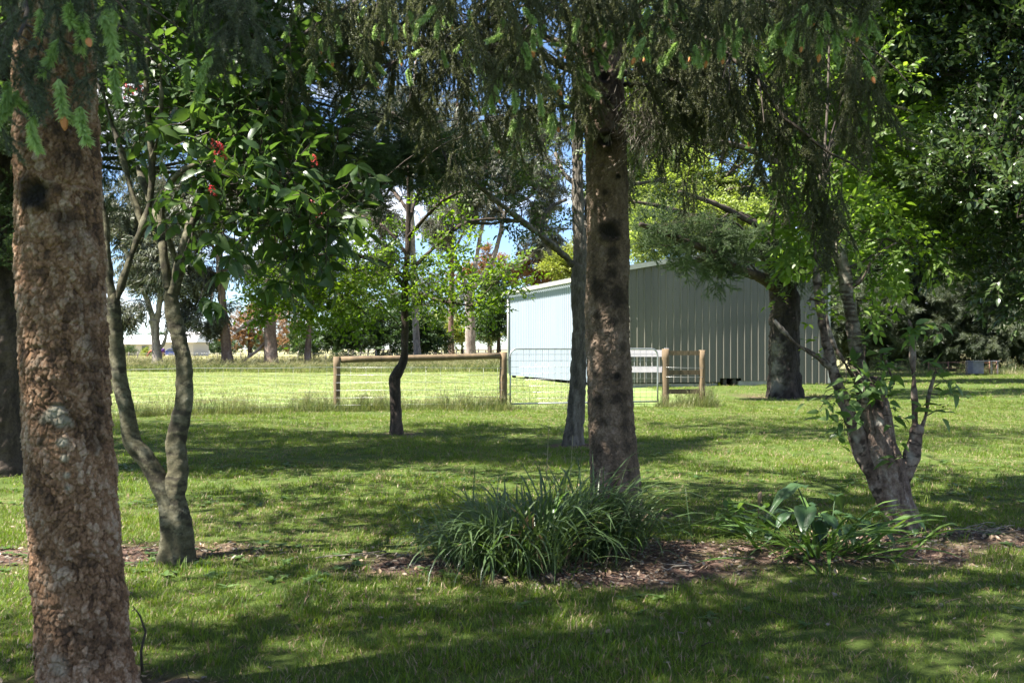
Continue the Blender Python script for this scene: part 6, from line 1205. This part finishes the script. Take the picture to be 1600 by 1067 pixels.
g = rng(830); N = 300
cx = np.concatenate([g.normal(-.02, .17, 190), g.normal(.42, .2, 110)]); cyy = np.concatenate([g.normal(6.36, .17, 190), g.normal(6.72, .16, 110)])
yaw = np.arctan2((cyy - 6.5) * 1.3, cx - .12) + g.normal(0, .8, N); yaw = np.where((cx > .2) & (g.uniform(0, 1, N) < .55), g.normal(-.15, .5, N), yaw)
rot = np.stack([g.normal(0, .12, N), g.normal(0, .15, N), yaw], -1)
allm = straps + straps_y
idx = np.where(g.uniform(0, 1, N) < .11, g.integers(12, 15, N), g.integers(0, 12, N))
place_parts('leaf', ag, allm, np.stack([cx, cyy, H(cx, cyy) - .02], -1), rot, np.where(cx < .15, g.uniform(.55, .92, N), g.uniform(.7, 1.1, N)), idx)
strap_set = proto_set('strap_leaf', straps + [straps_y[2], straps_y[1]])
N = 1000; cx = np.concatenate([g.normal(0, .18, 600), g.normal(.42, .22, 400)]); cyy = np.concatenate([g.normal(6.42, .18, 600), g.normal(6.74, .16, 400)])
yaw = np.arctan2((cyy - 6.5) * 1.3, cx - .12) + g.normal(0, 1.0, N); yaw = np.where((cx > .25) & (g.uniform(0, 1, N) < .4), g.normal(-.15, .6, N), yaw)
scatter('foliage', ag, strap_set, np.stack([cx, cyy, H(cx, cyy) - .02], -1), np.stack([g.normal(0, .15, N), g.normal(0, .2, N), yaw], -1), np.where(cx < .15, g.uniform(.4, .85, N), g.uniform(.45, 1.0, N)), g.integers(0, 14, N))

# arum lily with a strappy neighbour on the right
def arum_leaf(seed, L=.26, W=.19, st=.34):
    g = rng(seed); mb = MB(); s = np.linspace(0, 1, 6)[:, None]; tip = np.array([st * .35, 0, st * .93]); p = s * tip + s * (1 - s) * np.array([-.06, .02, 0]); mb.tube(p, np.linspace(.008, .005, 6), 6, 0, False)
    us = np.linspace(-.28, 1, 19); prof = np.interp(us, np.linspace(-.28, 1, 9), [.25, .62, .92, 1, .95, .78, .52, .25, .0]); V = []
    for u_, k in zip(us, prof):
        for t in np.linspace(-1, 1, 11):
            at_ = abs(t); x = u_ * L; y = t * k * W / 2 + (.06 * W * np.sign(t) if u_ < 0 else 0)
            z = -.85 * L * max(u_, 0)**1.6 + (.30 * at_ - .22 * at_**3) * k * W * .6 + .010 * at_ * math.sin(u_ * 13 + t * 2 + seed * 2) + .0035 * math.sin((u_ - at_ * .35) * 34) * min(1, at_ * 4) - (.008 if at_ < .05 else 0)
            V.append(tip + [x, y, z])
    q = [(i*11+j, (i+1)*11+j, (i+1)*11+j+1, i*11+j+1) for i in range(len(us) - 1) for j in range(10)]
    mb.add(V, q=q); return mb.build('leaf', [M['arum_leaf']])
am = [arum_leaf(k, .24 + .03 * (k % 3), .18 + .02 * (k % 2), .3 + .1 * (k % 3)) for k in range(5)]
al = thing('arum_lily', 'arum lily with broad drooping arrow-shaped leaves left of the pollarded tree foot', 'plant', (*G(1290, 7.0)[:2], 0))
rows = [(1275, 7.05, 200, 1.05, 2), (1262, 6.95, 248, .9, 1), (1310, 7.0, 350, .85, 0), (1272, 6.9, 300, .75, 4), (1300, 7.05, 20, .9, 3), (1285, 7.1, 170, .75, 0), (1330, 7.0, 310, .6, 1), (1245, 6.95, 215, .6, 2), (1345, 6.85, 285, .75, 3), (1290, 6.95, 245, .8, 0), (1240, 7.1, 170, .7, 1), (1300, 7.2, 60, .8, 2), (1350, 7.1, 10, .7, 4), (1360, 6.8, 300, .6, 1), (1190, 7.0, 200, .45, 3), (1170, 6.95, 260, .4, 1), (1180, 7.1, 320, .45, 2), (1320, 6.9, 270, .65, 0), (1280, 7.15, 120, .8, 4), (1425, 7.3, 290, .35, 2), (1432, 7.25, 240, .3, 3), (1205, 6.9, 240, .4, 0)]
pos = np.array([G(u, d) for u, d, *_ in rows]); n = len(rows)
place_parts('leaf', al, am, pos, np.array([[0, 0, math.radians(a)] for _, _, a, _, _ in rows]), np.array([s * .85 for *_, s, _ in rows]), np.array([k for *_, k in rows]))
mb = MB(); c = local(al, G(1184, 6.95)); mb.tube([c + [0, 0, .1], c + [.005, 0, .25], c + [.01, -.01, .31], c + [.012, -.015, .36], c + [.02, -.02, .375]], [.003, .004, .012, .016, .004], 8); obj('flower', mb.build('flower', [M['dry_leaf']]), al)
day = thing('daylily_clump', 'low sprawling clump of bright green strap leaves below the arum lily', 'plant', (*G(1285, 6.6)[:2], 0))
low = [strap('leaf', 840 + k, .5 + .06 * k, .02 + .002 * k, 12 + 8 * k, .35 + .2 * k, [M['strap_low']], n=7) for k in range(6)]
N = 130; cx = G(1285, 6.6)[0] + g.normal(0, .2, N); cyy = 6.66 + g.normal(0, .13, N); yaw = np.arctan2(cyy - 6.75, cx - G(1285, 6.6)[0]) + g.normal(0, .7, N)
place_parts('leaf', day, low, np.stack([cx, cyy, H(cx, cyy) + .01], -1), np.stack([g.normal(0, .2, N), g.normal(.05, .15, N), yaw], -1), g.uniform(.5, 1.05, N), g.integers(0, 6, N))
nb = thing('weedy_plant', 'small weedy plant with rounded leaves at the left end of the arum', 'plant', (*G(1165, 7.2)[:2], 0))
v, q = leaf_shape(.10, .075, .1, .35, wide=.5); wl_ = mesh('leaf', v, None, q, [M['sprout_leaf']]); N = 46; c = np.array([g.normal(0, .16, N), g.normal(0, .1, N), g.uniform(.04, .26, N)]).T + G(1165, 7.2)
place_parts('leaf', nb, [wl_], c, dir_euler(g.normal(0, 1, (N, 3)) + UP * .1, g.normal(0, .4, N)), g.uniform(.6, 1.2, N), np.zeros(N, int))
mb = MB()
for k in range(N): mb.tube(local(nb, [G(1165, 7.2) + [g.normal(0, .03), g.normal(0, .03), 0], c[k] * .5 + G(1165, 7.2) * .5 + [0, 0, .03], c[k]]), .0025, 4)
obj('stems', mb.build('stems', [M['sprout_leaf']]), nb, kind='stuff')
# fallen twigs on the mulch and a dead stem by the near spruce
for k, (u, d, a, L, lab) in enumerate(((1535, 7.35, .2, .5, 'bundle of dry reddish twigs lying on mulch right of the pollarded tree'), (1385, 6.75, .4, .28, 'broken stick on the mulch below the strap leaves'), (560, 6.5, .1, .5, 'thin dead stick lying left of the strappy clump'), (1060, 6.2, -.2, .3, 'small dead stick on bare earth right of the strappy clump'))):
    o = thing('fallen_twig', lab, 'twig', G(u, d)); mb = MB()
    for j in range(7 if k == 0 else 2):
        s = np.linspace(-.5, .5, 6)[:, None]; aa = a + g.normal(0, .25); p = s * np.array([math.cos(aa), math.sin(aa), 0]) * L * g.uniform(.6, 1) + [g.normal(0, .05), g.normal(0, .04), .02 + g.uniform(0, .04)]; p[1:-1] += g.normal(0, .01, (4, 3)); mb.tube(p, .004 if k else .003, 5)
    obj('stick', mb.build('stick', [M['dead_twig']]), o)
o = thing('bent_stem', 'single bent dead stem standing right of the flaky spruce trunk', 'twig', G(222, 4.3)); mb = MB(); mb.tube([(0, 0, 0), (-.005, 0, .1), (.015, 0, .18), (-.01, 0, .25), (-.04, 0, .29)], [.006, .006, .005, .004, .002], 6); obj('stem', mb.build('stem', [M['twig']]), o)
# tall seed stalks standing out of the strappy clump
for k, (u, v, d) in enumerate(((742, 728, 6.75), (858, 660, 7.6), (895, 680, 7.6))):
    b = G(u - 12, d); t = P(u, v, d); o = thing('grass_stalk', ('pale tall grass stalk standing out of the left side of the strappy clump', 'thin leaning grass stalk behind the strappy clump', 'dark thin upright stalk left of straight spruce trunk')[k], 'grass stalk', b); mb = MB(); mb.tube(local(o, [b, (b + t) / 2 + [.01, 0, 0], t]), [.006, .006, .003] if k == 0 else [.004, .003, .002], 5); obj('stem', mb.build('stem', [M['sprout_leaf'] if k == 0 else M['seed_head']]), o)
